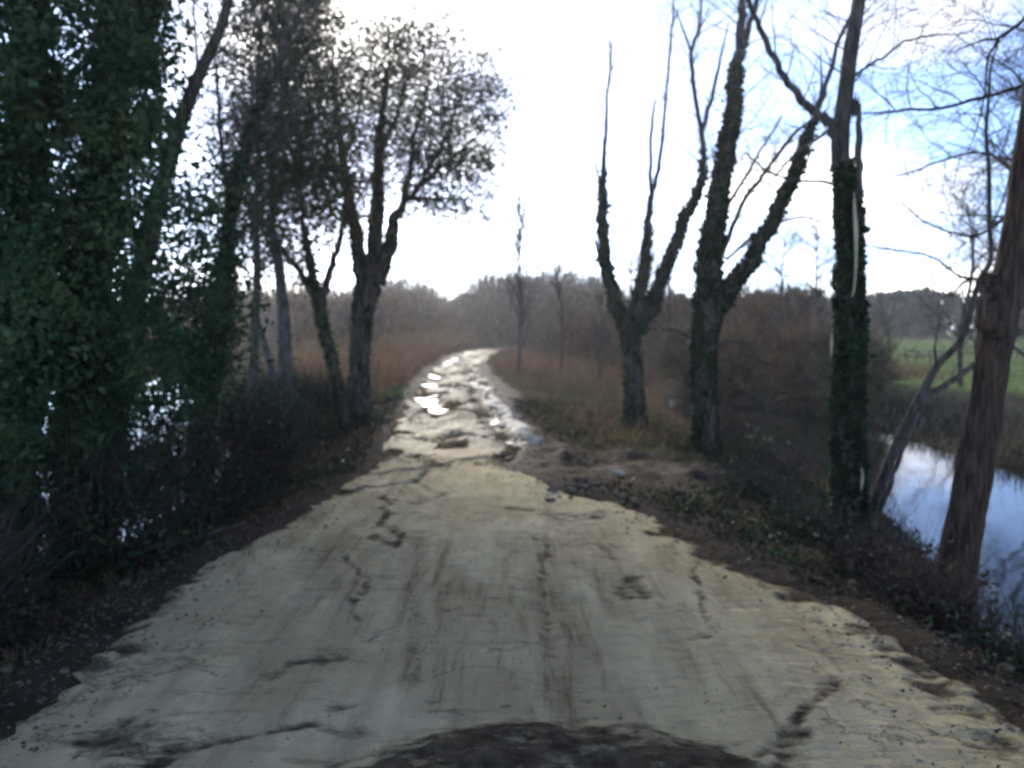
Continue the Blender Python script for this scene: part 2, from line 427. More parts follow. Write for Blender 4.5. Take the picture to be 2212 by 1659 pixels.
cracks = [ # (pixel line, width m, depth m, darkness)
    ([(820, 1075), (845, 1110), (835, 1140), (862, 1165), (848, 1188), (800, 1165)], 0.05, 0.05, .9),
    ([(755, 1205), (775, 1235), (782, 1270), (768, 1300), (762, 1335)], 0.035, 0.03, .8),
    ([(775, 1240), (835, 1238)], 0.02, 0.015, .5),
    ([(1160, 1165), (1180, 1180), (1172, 1240), (1175, 1300), (1190, 1380), (1205, 1420)], 0.035, 0.022, .65),
    ([(1500, 1205), (1495, 1270), (1505, 1300), (1520, 1340)], 0.03, 0.025, .8),
    ([(570, 1475), (620, 1450), (690, 1430), (745, 1405)], 0.05, 0.03, .75),
    ([(690, 1440), (745, 1415)], 0.10, 0.03, .7),
    ([(720, 1540), (770, 1535)], 0.05, 0.03, .8), ([(725, 1590), (770, 1590)], 0.05, 0.03, .8),
    ([(470, 1625), (560, 1600), (640, 1590), (700, 1570)], 0.035, 0.03, .85),
    ([(240, 1600), (300, 1620), (360, 1650), (330, 1680)], 0.12, 0.05, .85),
    ([(250, 1560), (290, 1575)], 0.04, 0.03, .8),
    ([(1670, 1650), (1700, 1590), (1730, 1560), (1790, 1500), (1815, 1470)], 0.05, 0.03, .8),
    ([(1660, 1660), (1690, 1610)], 0.08, 0.04, .8), ([(1740, 1400), (1800, 1425), (1860, 1490)], 0.03, 0.02, .5),
    ([(1325, 1275), (1350, 1260), (1380, 1290)], 0.09, 0.03, .85), ([(1340, 1290), (1360, 1300)], 0.08, 0.02, .8),
    ([(945, 1320), (965, 1325)], 0.04, 0.02, .8), ([(885, 1420), (925, 1440)], 0.02, 0.012, .6),
    ([(890, 1040), (960, 1075), (900, 1090), (820, 1080)], 0.04, 0.03, .7), ([(1090, 1100), (1180, 1110), (1250, 1120), (1310, 1110)], 0.08, 0.05, .75),
    ([(1180, 1115), (1240, 1130), (1290, 1125)], 0.07, 0.04, .7),
    ([(960, 1085), (1040, 1080)], 0.03, 0.02, .5), ([(1640, 1260), (1700, 1280), (1760, 1310)], 0.06, 0.03, .4),
    ([(1640, 1215), (1720, 1240), (1790, 1280)], 0.05, 0.03, .7), ([(1900, 1350), (1960, 1400), (2010, 1470), (2080, 1530)], 0.10, 0.05, .65),
    ([(2110, 1600), (2180, 1610)], 0.10, 0.05, .7), ([(90, 1470), (200, 1440), (260, 1400)], 0.06, 0.04, .6),
    ([(60, 1520), (110, 1490), (160, 1450)], 0.08, 0.05, .6), ([(300, 1340), (360, 1290), (420, 1250)], 0.06, 0.03, .5),
    ([(1200, 1490), (1225, 1530), (1230, 1570)], 0.06, 0.012, .5), ([(880, 1240), (890, 1300), (895, 1380), (890, 1480)], 0.03, 0.012, .4),
    ([(930, 1545), (1000, 1550), (1080, 1540)], 0.03, 0.015, .6), ([(920, 1530), (960, 1515)], 0.03, 0.015, .5),
    ([(790, 1130), (700, 1145), (640, 1120)], 0.03, 0.02, .3), ([(1480, 1390), (1530, 1385)], 0.04, 0.02, .6),
    ([(1360, 1360), (1440, 1370), (1475, 1440)], 0.03, 0.012, .35), ([(680, 1050), (730, 1060), (900, 1045), (930, 1000)], 0.06, 0.05, .6),
    ([(780, 1025), (900, 1020), (990, 1000), (1100, 985)], 0.10, 0.06, .55), ([(900, 945), (960, 955), (985, 940)], 0.25, 0.06, .8),
    ([(890, 985), (945, 1010)], 0.15, 0.06, .7), ([(920, 860), (960, 870), (960, 890)], 0.4, 0.07, .75), ([(870, 880), (905, 910)], 0.2, 0.05, .6),
    ([(1035, 840), (1060, 880), (1090, 930), (1120, 960)], 0.35, 0.07, .8), ([(940, 920), (1000, 905)], 0.3, 0.05, .6),
    ([(1000, 940), (1080, 945)], 0.3, 0.04, .4), ([(930, 810), (975, 815)], 0.4, 0.06, .7),
]
for k, (pp, wd, dp, dk) in enumerate(cracks):
    pts = GP(*pp); wd = wd*(.8 if wd < .12 else 1.0); ym = np.mean([q[1] for q in pts])
    sel = (YY > min(q[1] for q in pts)-1.5) & (YY < max(q[1] for q in pts)+3)
    r_, c_ = np.where(sel.any(1))[0][[0, -1]], None
    sl_ = slice(r_[0], r_[1]+1)
    d = polyline_dist(XX[sl_], YY[sl_], pts, wob=min(0.13, wd*2.2)+0.03, seed=100+k)
    rough = 0.55 + 0.9*fbm(XX[sl_]*9, YY[sl_]*9, 0, 140+k, 3)
    g_ = np.exp(-(d/(wd*rough*0.75))**2)
    lip = np.exp(-((d-wd*1.4)/(wd*0.8))**2)
    fd_ = .28 if ym < 9 else .7
    Zt[sl_] += -dp*fd_*g_ + dp*fd_*.6*lip*fbm(XX[sl_]*9, YY[sl_]*9, 0, 160+k, 3)
    soft = np.exp(-(d/(wd*1.5))**2)
    mudA[sl_] = np.maximum(mudA[sl_], dk*(.86 if ym < 9 else 1.0)*soft)
# ragged broken rims with brown soil mixed in
rim = sstep(0.78, 0.98, np.abs(T) + 0.24*(fbm(XX*3, YY*3, 0, 91, 4)-0.5)*2)
clods = np.clip(fbm(XX*7, YY*9, 0, 92, 4)*2.4-1.0, 0, 1)
Zt += rim*0.03*(clods-0.3)*sstep(1.05, 0.9, np.abs(T))
mudA = np.maximum(mudA, rim*(1.05-.55*clods)); mudA = np.maximum(mudA, 1.15*sstep(.84, 1.0, np.abs(T)))
# patches of mud through the churned part
pm = sstep(0.42, 0.54, fbm(XX*2.3, YY*1.25, 0, 95, 5))*sstep(8.8, 11.5, YY)*(1.0-.30*sstep(25, 50, YY))
mudA = np.maximum(mudA, pm)
streak = sstep(0.46, 0.66, fbm((XX-mid)*4.2, YY*0.42, 0, 97, 4))*0.7*sstep(12, 8, YY)*sstep(0.9, 0.4, np.abs(T))
for k, (pp, wd, a_) in enumerate([([(905, 1170), (895, 1300), (885, 1480)], .07, .9), ([(955, 1180), (945, 1350), (930, 1540)], .06, .7), ([(1175, 1170), (1185, 1320), (1215, 1430), (1235, 1570)], .10, 1.0), ([(1290, 1150), (1310, 1260), (1330, 1330)], .10, .8),
        ([(1235, 1300), (1260, 1420), (1300, 1580)], .08, .7), ([(1440, 1180), (1450, 1330), (1480, 1500)], .07, .5), ([(1100, 1180), (1075, 1330), (1050, 1480)], .06, .5), ([(790, 1200), (765, 1320), (740, 1420)], .08, .7), ([(600, 1290), (560, 1400)], .08, .4), ([(1640, 1200), (1700, 1350), (1790, 1500)], .10, .5), ([(700, 1100), (620, 1180)], .08, .5), ([(1530, 1180), (1600, 1300)], .08, .5)]):
    d = polyline_dist(XX, YY, GP(*pp), wob=.07, seed=220+k)
    streak = np.maximum(streak, 1.3*a_*np.exp(-(d/(wd*1.5))**2)*(.35+fbm((XX-mid)*14, YY*1.6, 0, 240+k, 3)))
    Zt -= .012*a_*np.exp(-(d/wd)**2)
streak = np.clip(streak, 0, 1)
wet = sstep(9, 13, YY)*(0.55+0.45*fbm(XX*2, YY*1.2, 0, 99, 3))
# low hump of dark clay across the near end
hu, hv = (XX-0.16)/1.05, (YY-2.70)/0.86
hr = np.hypot(hu, hv) + .28*(fbm(XX*4, YY*4, 0, 301, 5)-.5)
Zt += sstep(1.0, .6, hr)*(.045 + .05*(fbm(XX*10, YY*10, 0, 302, 4)-.5))
mudA = np.maximum(mudA, .92*sstep(1.08, .80, hr))
# pale ridge of squeezed-up sand along the right rim, a muddy trough inside it
rd = polyline_dist(XX, YY, GP((1042, 832), (1065, 865), (1098, 900), (1128, 935), (1152, 962)), wob=.12, seed=260)
rk_ = np.exp(-(rd/.17)**2)*(.55+.7*fbm(XX*4, YY*3, 0, 261, 3)); rk_ = np.clip(rk_, 0, 1)
Zt += .07*rk_; mudA *= (1-rk_); pale = np.clip(rk_*1.2, 0, 1)
level = -0.075 + 0.15*(fbm(XX*1.1, YY*.6, 0, 190, 3)-.5)                  # standing water in the lowest hollows
pudA = sstep(0.0, 0.012, level-Zt)*sstep(10.0, 12, YY)*sstep(.92, .8, np.abs(T))
Zt = np.where((YY > 10.0) & (np.abs(T) < .92), np.maximum(Zt, level), Zt)
mudA *= (1-pudA)
mb = MB()
i = (np.arange(len(TY)-1)[:, None]*len(TT) + np.arange(len(TT)-1)[None, :]).ravel(); q = len(TT)
mb.add(np.stack([XX, YY, Zt], -1).reshape(-1, 3), np.stack([i, i+1, i+q+1, i+q], -1))
tm = bpy.data.materials.new('sandy_mud'); tm.use_nodes = True
n, l = tm.node_tree.nodes, tm.node_tree.links
b = n['Principled BSDF']; t = n.new('ShaderNodeTexCoord'); vec = t.outputs['Object']
f1, raw1 = noise_n(n, l, 1.1, vec, 5); f2, raw2 = noise_n(n, l, 11, vec, 6); f3, raw3 = noise_n(n, l, 3.0, vec, 6, stretch=(2.2, 0.35, 1)); f4, raw4 = noise_n(n, l, 60, vec, 4)
sand = mixc(n, l, f1, (0.51, 0.415, 0.22), (0.66, 0.55, 0.32))
sand = mixc(n, l, math_n(n, l, 'MULTIPLY', f3, 0.35), sand, (0.24, 0.195, 0.125))
sand = mixc(n, l, math_n(n, l, 'MULTIPLY', f2, 0.22), sand, (0.20, 0.17, 0.115))
brown = mixc(n, l, f2, (0.155, 0.105, 0.055), (0.25, 0.175, 0.095))
dark = mixc(n, l, f2, (0.045, 0.034, 0.022), (0.115, 0.088, 0.056))
f5, _ = noise_n(n, l, 4.0, vec, 6, 0.62, .50, .68, stretch=(3.2, 0.30, 1)); f6, _ = noise_n(n, l, 3.2, vec, 8, 0.7, .56, .66, stretch=(0.9, 3.0, 1))
sand = mixc(n, l, math_n(n, l, 'MULTIPLY', f6, 0.55), sand, brown)
c = mixc(n, l, math_n(n, l, 'MULTIPLY', math_n(n, l, 'ADD', attr_node(n, 'streak').outputs['Fac'], 0.20), math_n(n, l, 'ADD', math_n(n, l, 'MULTIPLY', f5, 0.6), 0.4)), sand, brown)
wetc = mixc(n, l, f1, (0.27, 0.21, 0.14), (0.46, 0.39, 0.28))
c = mixc(n, l, math_n(n, l, 'MULTIPLY', attr_node(n, 'wet').outputs['Fac'], 0.85), c, wetc)
fm, rawm = noise_n(n, l, 6.0, vec, 8, 0.68, stretch=(1, 1.7, 1))
_, rk = noise_n(n, l, 1.5, vec, 7, 0.62, stretch=(1, 1.5, 1)); fk, _ = noise_n(n, l, 0.9, vec, 4, 0.6, .46, .60)
ck = n.new('ShaderNodeMapRange'); ck.inputs[1].default_value = 0.016; ck.inputs[2].default_value = 0.0
l.new(math_n(n, l, 'ABSOLUTE', math_n(n, l, 'SUBTRACT', rk, 0.5), 0.0), ck.inputs[0])
c = mixc(n, l, math_n(n, l, 'MULTIPLY', math_n(n, l, 'MULTIPLY', ck.outputs[0], fk), 0.75), c, dark)
ms_ = math_n(n, l, 'ADD', attr_node(n, 'mud').outputs['Fac'], math_n(n, l, 'MULTIPLY', math_n(n, l, 'SUBTRACT', rawm, 0.5), 2.3))
mr_ = n.new('ShaderNodeMapRange'); mr_.inputs[1].default_value = 0.36; mr_.inputs[2].default_value = 0.85; l.new(ms_, mr_.inputs[0])
c = mixc(n, l, mr_.outputs[0], c, dark)
c = mixc(n, l, attr_node(n, 'pale').outputs['Fac'], c, (0.62, 0.56, 0.45))
c = mixc(n, l, attr_node(n, 'puddle').outputs['Fac'], c, (0.16, 0.135, 0.10))
l.new(c, b.inputs['Base Color'])
rg = n.new('ShaderNodeMapRange'); rg.inputs[3].default_value = 0.85; rg.inputs[4].default_value = 0.62
pud = attr_node(n, 'puddle').outputs['Fac']
l.new(attr_node(n, 'wet').outputs['Fac'], rg.inputs[0])
rr_ = n.new('ShaderNodeMix'); l.new(pud, rr_.inputs[0]); l.new(rg.outputs[0], rr_.inputs[2]); rr_.inputs[3].default_value = 0.3
l.new(rr_.outputs[0], b.inputs['Roughness'])
sp_ = n.new('ShaderNodeMapRange'); sb_ = n.new('ShaderNodeMapRange'); sb_.inputs[3].default_value = 0.02; sb_.inputs[4].default_value = 0.07; l.new(attr_node(n, 'wet').outputs['Fac'], sb_.inputs[0]); nm_ = n.new('ShaderNodeMapRange'); nm_.inputs[3].default_value = 1.0; nm_.inputs[4].default_value = 0.0; l.new(mr_.outputs[0], nm_.inputs[0]); l.new(math_n(n, l, 'MULTIPLY', sb_.outputs[0], nm_.outputs[0]), sp_.inputs[3]); sp_.inputs[4].default_value = 0.12; l.new(pud, sp_.inputs[0])
l.new(sp_.outputs[0], b.inputs['Specular IOR Level'])
_, raw5 = noise_n(n, l, 5.0, vec, 6, 0.6, stretch=(3.0, 0.35, 1)); _, raw6 = noise_n(n, l, 4.0, vec, 7, 0.65, stretch=(0.8, 2.6, 1))
bp = n.new('ShaderNodeBump'); bp.inputs['Distance'].default_value = 0.03
hh_ = math_n(n, l, 'ADD', raw2, math_n(n, l, 'MULTIPLY', raw4, 0.3))
hh_ = math_n(n, l, 'ADD', hh_, math_n(n, l, 'ADD', math_n(n, l, 'MULTIPLY', raw5, 0.8), math_n(n, l, 'MULTIPLY', raw6, 1.3)))
l.new(hh_, bp.inputs['Height']); l.new(bp.outputs[0], b.inputs['Normal'])
bs_ = n.new('ShaderNodeMapRange'); bs_.inputs[3].default_value = 1.0; bs_.inputs[4].default_value = 0.03; l.new(pud, bs_.inputs[0]); l.new(bs_.outputs[0], bp.inputs['Strength'])
tk = mb.build('track', tm, smooth=True, kind='structure', attrs={'mud': mudA.ravel(), 'wet': wet.ravel(), 'streak': streak.ravel(), 'puddle': pudA.ravel(), 'pale': pale.ravel()})
tk['label'] = 'pale churned sand and mud track running away between the trees'

# ------------------------------------------------------------------ water
wm = bpy.data.materials.new('still_water'); wm.use_nodes = True
n, l = wm.node_tree.nodes, wm.node_tree.links
b = n['Principled BSDF']; b.inputs['Base Color'].default_value = (0.012, 0.014, 0.013, 1)
b.inputs['Roughness'].default_value = 0.04; b.inputs['IOR'].default_value = 1.33; b.inputs['Specular IOR Level'].default_value = 0.2
t = n.new('ShaderNodeTexCoord'); _, raw = noise_n(n, l, 2.6, t.outputs['Object'], 3)
bp = n.new('ShaderNodeBump'); bp.inputs['Distance'].default_value = 0.004; bp.inputs['Strength'].default_value = 0.5
l.new(raw, bp.inputs['Height']); l.new(bp.outputs[0], b.inputs['Normal'])
mb = MB(); mb.add([(-75, -13, WATER_Z), (40, -13, WATER_Z), (40, 82, WATER_Z), (-75, 82, WATER_Z)], [[0, 1, 2, 3]])
o = mb.build('water', wm, kind='structure'); o['label'] = 'still dark flood water on both sides of the track'

# ------------------------------------------------------------------ trees
def limb_pts(pp, Yb):
    """rows (px, py, width px[, depth offset]) to (x, y, z, radius)"""
    out = []
    for q in pp:
        dy = q[3] if len(q) > 3 else 0.0
        p = P(q[0], q[1], Yb+dy); out.append([*p, q[2]/2/F*(Yb+dy)])
    return np.array(out)

def twig_spray(mb, base, d, L, r, depth, rng, droop=0.0, sides=3):
    """a small recursive spray of bare twigs"""
    n = 5; p = np.array(base, float); d = np.array(d, float); d /= np.linalg.norm(d)
    rows = [[*p, r]]; nodes = []
    for k in range(n):
        d = d + rng.normal(size=3)*0.16 + np.array([0, 0, -droop*0.1]); d /= np.linalg.norm(d)
        p = p + d*L/n; rr = r*(1-0.75*(k+1)/n); rows.append([*p, max(rr, 0.0018)]); nodes.append((p.copy(), d.copy(), rr))
    tube(mb, rows, sides)
    if depth > 0:
        for k in range(1, n):
            for _ in range(1 if rng.random() < 0.75 else 2):
                pp, dd, rr = nodes[k]
                s = rng.normal(size=3); s -= dd*(s@dd); s /= np.linalg.norm(s)+1e-9
                nd = dd*0.75 + s*rng.uniform(0.5, 1.0)
                twig_spray(mb, pp, nd, L*rng.uniform(0.35, 0.6), max(rr*0.6, 0.0018), depth-1, rng, droop, sides)

IVY_SPREAD = 0.55
def ivy_on(mb, rows, dens, spread, size, rng, lo=0.0, hi=1.0, side=None):
    """leaves clothing a limb"""
    p = rows[:, :3]; r = rows[:, 3]; n = len(p)
    seg = np.linalg.norm(np.diff(p, axis=0), axis=1); tot = seg.sum(); cum = np.concatenate([[0], np.cumsum(seg)])/max(tot, 1e-6)
    N = int(dens*tot)
    s = rng.uniform(lo, hi, N)
    s = s[rng.random(N) < np.clip((hi+.02-s)/(.35*(hi-lo)+1e-6), .12, 1)] if hi < .99 else s
    N = len(s)
    c = np.stack([np.interp(s, cum, p[:, k]) for k in range(3)], 1); rad = np.interp(s, cum, r)
    a = rng.uniform(0, 2*math.pi, N)
    tdir = np.stack([np.interp(s, cum, np.gradient(p[:, k])) for k in range(3)], 1); tdir /= np.linalg.norm(tdir, axis=1)[:, None]+1e-9
    u = np.cross(tdir, [0, 1, 0.1]); u /= np.linalg.norm(u, axis=1)[:, None]+1e-9; w = np.cross(tdir, u)
    sp = spread*(0.25+1.5*noise3(c[:, 0]*3, c[:, 1]*3, c[:, 2]*2.2+a*0.6, 5)**2)
    out = rad*0.9 + np.abs(rng.normal(size=N))*sp*IVY_SPREAD - size*.25
    dirv = np.cos(a)[:, None]*u + np.sin(a)[:, None]*w
    pos = c + dirv*out[:, None]
    if side is not None:
        keep = (dirv@np.array(side)) > rng.uniform(-0.75, 0.35, N); pos = pos[keep]
    leaves(mb, pos, size, size*0.85, up=-0.35, rng=rng)

def make_tree(name, label, cat, Yb, trunk, limbs, bark, seed, ivy=None, twig=None, crown=None, group=None, sides=12, extra=None):
    rng = np.random.default_rng(seed)
    rows = limb_pts(trunk, Yb)
    if ivy: rows[:, 3] *= .72
    if seed == 105: rows[:, 3] *= .9
    bx, by = rows[0, 0], rows[0, 1]
    bz = ground_z(bx, by)
    if rows[0, 2] > bz-0.05: rows[0, 2] = bz-0.12
    base = (bx, by, bz)
    t = empty(name, base, label, cat, group)
    sp = spline(rows, 6)
    mb = MB(); tube(mb, sp, sides+2, 0.16, seed); mb.build('trunk', bark, t, base, True)
    sps = [sp]
    for k, lb in enumerate(limbs):
        s2 = spline(limb_pts(lb, Yb), 5)
        if ivy and any(q[0] == k+1 for q in ivy): s2[:, 3] *= .74
        jit = rng.normal(size=(len(s2), 3))*np.minimum(s2[:, 3:4]*0.25, 0.02); jit[0] = 0; s2[:, :3] += jit
        mb = MB(); tube(mb, s2, sides if s2[0, 3] > 0.05 else 6, 0.13, seed+k+1, True); mb.build('limb', bark, t, base, True); sps.append(s2)
    if ivy:
        mb = MB()
        for (idx, dens, spread, size, lo, hi, *rest) in ivy:
            ivy_on(mb, sps[idx], dens, spread, size, rng, lo, hi, rest[0] if rest else None)
        mb.build('ivy', M['ivy_dark'] if seed < 107 else M['ivy'], t, base, kind='stuff')
    if twig:
        mb = MB()
        for (idx, cnt, L, lo, hi, depth, droop, *rest) in twig:
            s2 = sps[idx]
            for _ in range(cnt):
                k = int(rng.uniform(lo, hi)*(len(s2)-2)); tdir = s2[k+1, :3]-s2[k, :3]; tdir /= np.linalg.norm(tdir)+1e-9
                s = rng.normal(size=3); s -= tdir*(s@tdir); s /= np.linalg.norm(s)
                dd = tdir*0.6 + s*0.9 + np.array([0, 0, 0.15])
                if rest: dd = np.array(rest[0])*1.0 + rng.normal(size=3)*0.35
                twig_spray(mb, s2[k, :3], dd, L*rng.uniform(0.6, 1.3), min(s2[k, 3]*0.5, 0.006+L*0.006), depth, rng, droop)
        mb.build('twigs', M['twig'], t, base, kind='stuff')
    if crown:
        mb = MB()
        for (poly, N, dY, thick, size, thr, cs) in crown:
            per = 46
            cen = crown_points(poly, max(12, int(N/per)), Yb+dY, thick, rng, thr, cs)
            kk = rng.integers(0, len(cen), N); sg = rng.gamma(3.0, .0062*(Yb+dY), len(cen))[kk]
            pts = cen[kk] + rng.normal(size=(N, 3))*sg[:, None]*np.array([1, 1, .8])
            leaves(mb, pts, size*(1.15 if extra is None else .95), size*(0.42 if extra is None else .62), up=0.1, rng=rng)
            s = pts[rng.random(len(pts)) < 0.22]
            mb2 = None
        mb.build('crown', extra or M['leaf'], t, base, kind='stuff')
    return t, base, sps

def inside(poly, x, y):
    poly = np.asarray(poly, float); r = np.zeros(len(x), bool); j = len(poly)-1
    for i in range(len(poly)):
        xi, yi = poly[i]; xj, yj = poly[j]
        c = ((yi > y) != (yj > y)) & (x < (xj-xi)*(y-yi)/(yj-yi+1e-9)+xi); r ^= c; j = i
    return r
def crown_points(poly, N, Yc, thick, rng, thr, cs):
    """points filling a crown volume with the outline given and a rounded depth, gathered in clumps"""
    poly = np.asarray(poly, float); lo, hi = poly.min(0)-16, poly.max(0)+16; c = poly.mean(0)
    got = []; tot = 0
    while tot < N:
        x = rng.uniform(lo[0], hi[0], 4*N); y = rng.uniform(lo[1], hi[1], 4*N)
        jx = x + rng.normal(size=4*N)*13; jy = y + rng.normal(size=4*N)*13
        k = inside(poly, jx, jy); x, y = x[k], y[k]
        e = np.clip(np.hypot((x-c[0])/(hi[0]-lo[0])*2, (y-c[1])/(hi[1]-lo[1])*2), 0, 1)
        d = Yc + rng.uniform(-1, 1, len(x))*thick*np.sqrt(1.05-e**2*0.9)
        pts = np.array([P(a, b_, dd) for a, b_, dd in zip(x[:N], y[:N], d[:N])])
        nz = fbm(pts[:, 0]*cs, pts[:, 1]*cs, pts[:, 2]*cs, 31, 2)
        pts = pts[nz > thr + rng.uniform(-0.12, 0.12, len(pts))]
        got.append(pts); tot += len(pts)
        if len(pts) == 0: break
    return np.concatenate(got)[:N]

# --- right hand row
make_tree('forked_tree', 'ivy-clad tree forking low into three slender stems on the right verge', 'tree', 16.0,
    [(1374, 912, 74), (1371, 860, 56), (1366, 780, 50), (1360, 710, 54), (1358, 668, 50)],
    [[(1352, 712, 44), (1330, 655, 32), (1308, 560, 27), (1300, 470, 23), (1302, 400, 18), (1308, 300, 12), (1311, 220, 9), (1319, 140, 8), (1318, 60, 3)],
     [(1366, 712, 46), (1385, 620, 34), (1398, 520, 26), (1408, 420, 18)],
     [(1408, 425, 10), (1405, 340, 8), (1412, 240, 6), (1418, 215, 3)],
     [(1408, 425, 11), (1425, 350, 9), (1438, 220, 7), (1450, 80, 6), (1455, 10, 4), (1452, -60, 3)],
     [(1378, 712, 42, .1), (1415, 645, 36, .2), (1445, 560, 31, .2), (1480, 470, 27, .1), (1512, 395, 22), (1520, 330, 18), (1512, 275, 15), (1497, 170, 13), (1493, 110, 12), (1512, 50, 9), (1514, -40, 7)],
     [(1516, 285, 10), (1540, 200, 9), (1560, 110, 5), (1574, 50, 3)],
     [(1493, 112, 7), (1475, 60, 5), (1455, 10, 3)],
     [(1301, 420, 7), (1290, 370, 5), (1280, 320, 3)], [(1304, 600, 6), (1285, 520, 5), (1268, 440, 3)]],
    M['bark'], 101,
    ivy=[(0, 2600, .05, .075, 0.0, 1.0), (1, 900, .05, .07, 0.0, .55), (2, 900, .05, .07, 0, .8), (5, 900, .05, .07, 0, .55)],
    twig=[(1, 26, .7, .3, .97, 2, 0), (4, 18, .7, .3, .97, 2, 0), (5, 30, .9, .35, .97, 2, 0), (2, 18, .8, .3, .95, 2, 0), (3, 6, .4, .3, .9, 1, 0)])
make_tree('leaning_fork_tree', 'thick ivy-clad tree with one limb leaning right over the water', 'tree', 13.2,
    [(1530, 985, 92), (1526, 930, 68), (1522, 850, 62), (1520, 760, 64), (1528, 690, 74), (1534, 640, 80), (1536, 610, 70)],
    [[(1530, 650, 70), (1530, 560, 62), (1545, 480, 54), (1563, 380, 46), (1578, 280, 42), (1592, 160, 36), (1602, 60, 26), (1612, -60, 20)],
     [(1552, 665, 46), (1590, 602, 42), (1632, 550, 38), (1675, 470, 33), (1710, 390, 28), (1736, 310, 23), (1762, 250, 18), (1790, 170, 14), (1815, 80, 12), (1855, 0, 10), (1880, -60, 7)],
     [(1556, 560, 13), (1600, 450, 10), (1650, 375, 9), (1720, 285, 7), (1790, 235, 4)],
     [(1592, 130, 16), (1622, 50, 13), (1640, -20, 10), (1650, -70, 6)],
     [(1550, 470, 10), (1600, 400, 8), (1640, 330, 6), (1690, 250, 4)],
     [(1570, 560, 7), (1640, 500, 6, .4), (1720, 470, 5, .7), (1790, 480, 3, 1.0)],
     [(1520, 760, 8, -.2), (1580, 735, 8, -.4), (1620, 750, 7, -.5), (1640, 780, 5, -.5), (1680, 790, 3, -.6)],
     [(1505, 735, 7), (1460, 715, 6), (1430, 712, 4)]],
    M['bark'], 102,
    ivy=[(0, 3600, .06, .075, 0.0, 1.0), (1, 1900, .07, .075, 0.0, .78), (2, 1300, .05, .075, 0, .62)],
    twig=[(1, 28, 1.0, .25, .97, 2, 0), (2, 30, 1.0, .25, .97, 2, 0), (3, 20, .6, .2, .95, 1, 0), (4, 8, .7, .2, .9, 2, 0), (5, 8, .6, .2, .9, 1, 0), (6, 10, .6, .2, .95, 1, 0), (7, 6, .4, .3, .95, 1, 0)])
t3, b3, s3 = make_tree('split_tree', 'tall tree with a torn trunk showing pale wood and ivy on one side', 'tree', 8.0,
    [(1840, 1215, 125), (1836, 1110, 96), (1833, 1000, 86), (1833, 850, 78), (1836, 700, 74), (1831, 600, 64), (1823, 500, 56), (1818, 400, 52), (1815, 300, 50), (1826, 200, 46), (1839, 100, 42), (1856, 0, 38), (1874, -110, 34)],
    [[(1822, 340, 30), (1792, 268, 24), (1755, 240, 19), (1720, 200, 16), (1680, 140, 14), (1640, 60, 12), (1615, -10, 10), (1600, -70, 8)],
     [(1848, 720, 26, -.06), (1850, 600, 30, -.08), (1852, 500, 28, -.08), (1854, 400, 25, -.06), (1855, 300, 21, -.05), (1856, 225, 12, -.05)],
     [(1835, 172, 7), (1870, 145, 6), (1912, 122, 6), (1953, 90, 5), (2018, 76, 4), (2088, 71, 3), (2126, 39, 2)],
     [(1757, 240, 8), (1772, 205, 5), (1774, 150, 4), (1772, 105, 2)],
     [(1812, 400, 8), (1770, 392, 7, .3), (1720, 390, 6, .6), (1660, 370, 5, .9), (1610, 330, 4, 1.2)],
     [(1815, 250, 7), (1780, 290, 6, -.3), (1720, 330, 5, -.5), (1660, 400, 4, -.7)]],
    M['bark'], 103,
    ivy=[(0, 4200, .05, .065, 0.0, .50), (0, 1300, .06, .065, .46, .66, (0.8, -0.6, 0)), (2, 1500, .06, .06, 0, .62, (0.9, -.2, 0))],
    twig=[(3, 12, .5, .15, .95, 2, 0), (1, 8, .6, .4, .9, 1, 0), (5, 10, .6, .2, .95, 2, .3), (6, 8, .5, .2, .95, 1, .3), (0, 8, .7, .5, .9, 1, 0)])
[c for c in t3.children if c.name.startswith('limb')][1].data.materials[0] = M['bark_pale']
# torn pale wood on its face: a tapering tongue with splintered ends
mb = MB()
tg = limb_pts([(1845, 415, 2, -.13), (1846, 450, 7, -.14), (1849, 510, 9, -.15), (1849, 560, 6, -.15), (1847, 610, 5, -.16), (1841, 642, 2, -.17)], 8.0)
tube(mb, spline(tg, 6), 7, .35, 5, True); mb.build('torn_wood', M['wood'], t3, b3, True)
mb = MB()
for k in range(7):
    a = P(1850+random.uniform(-8, 8), 250, 7.95); e = P(1850+random.uniform(-9, 10), 195+random.uniform(0, 45), 7.95+random.uniform(-.04, .04))
    tube(mb, np.array([[*a, .018], [*((a+e)/2), .014], [*e, .003]]), 4)
mb.build('splinters', M['bark_pale'], t3, b3)
for (pp) in ([(1797, 720, 3, -.13), (1797, 740, 5, -.14), (1795, 770, 2, -.14)], [(1862, 1010, 3, -.2), (1863, 1035, 6, -.20), (1860, 1060, 2, -.2)]):
    mb = MB(); tube(mb, spline(limb_pts(pp, 8.0), 5), 6, .3, 9, True); mb.build('torn_wood', M['wood'], t3, b3, True)

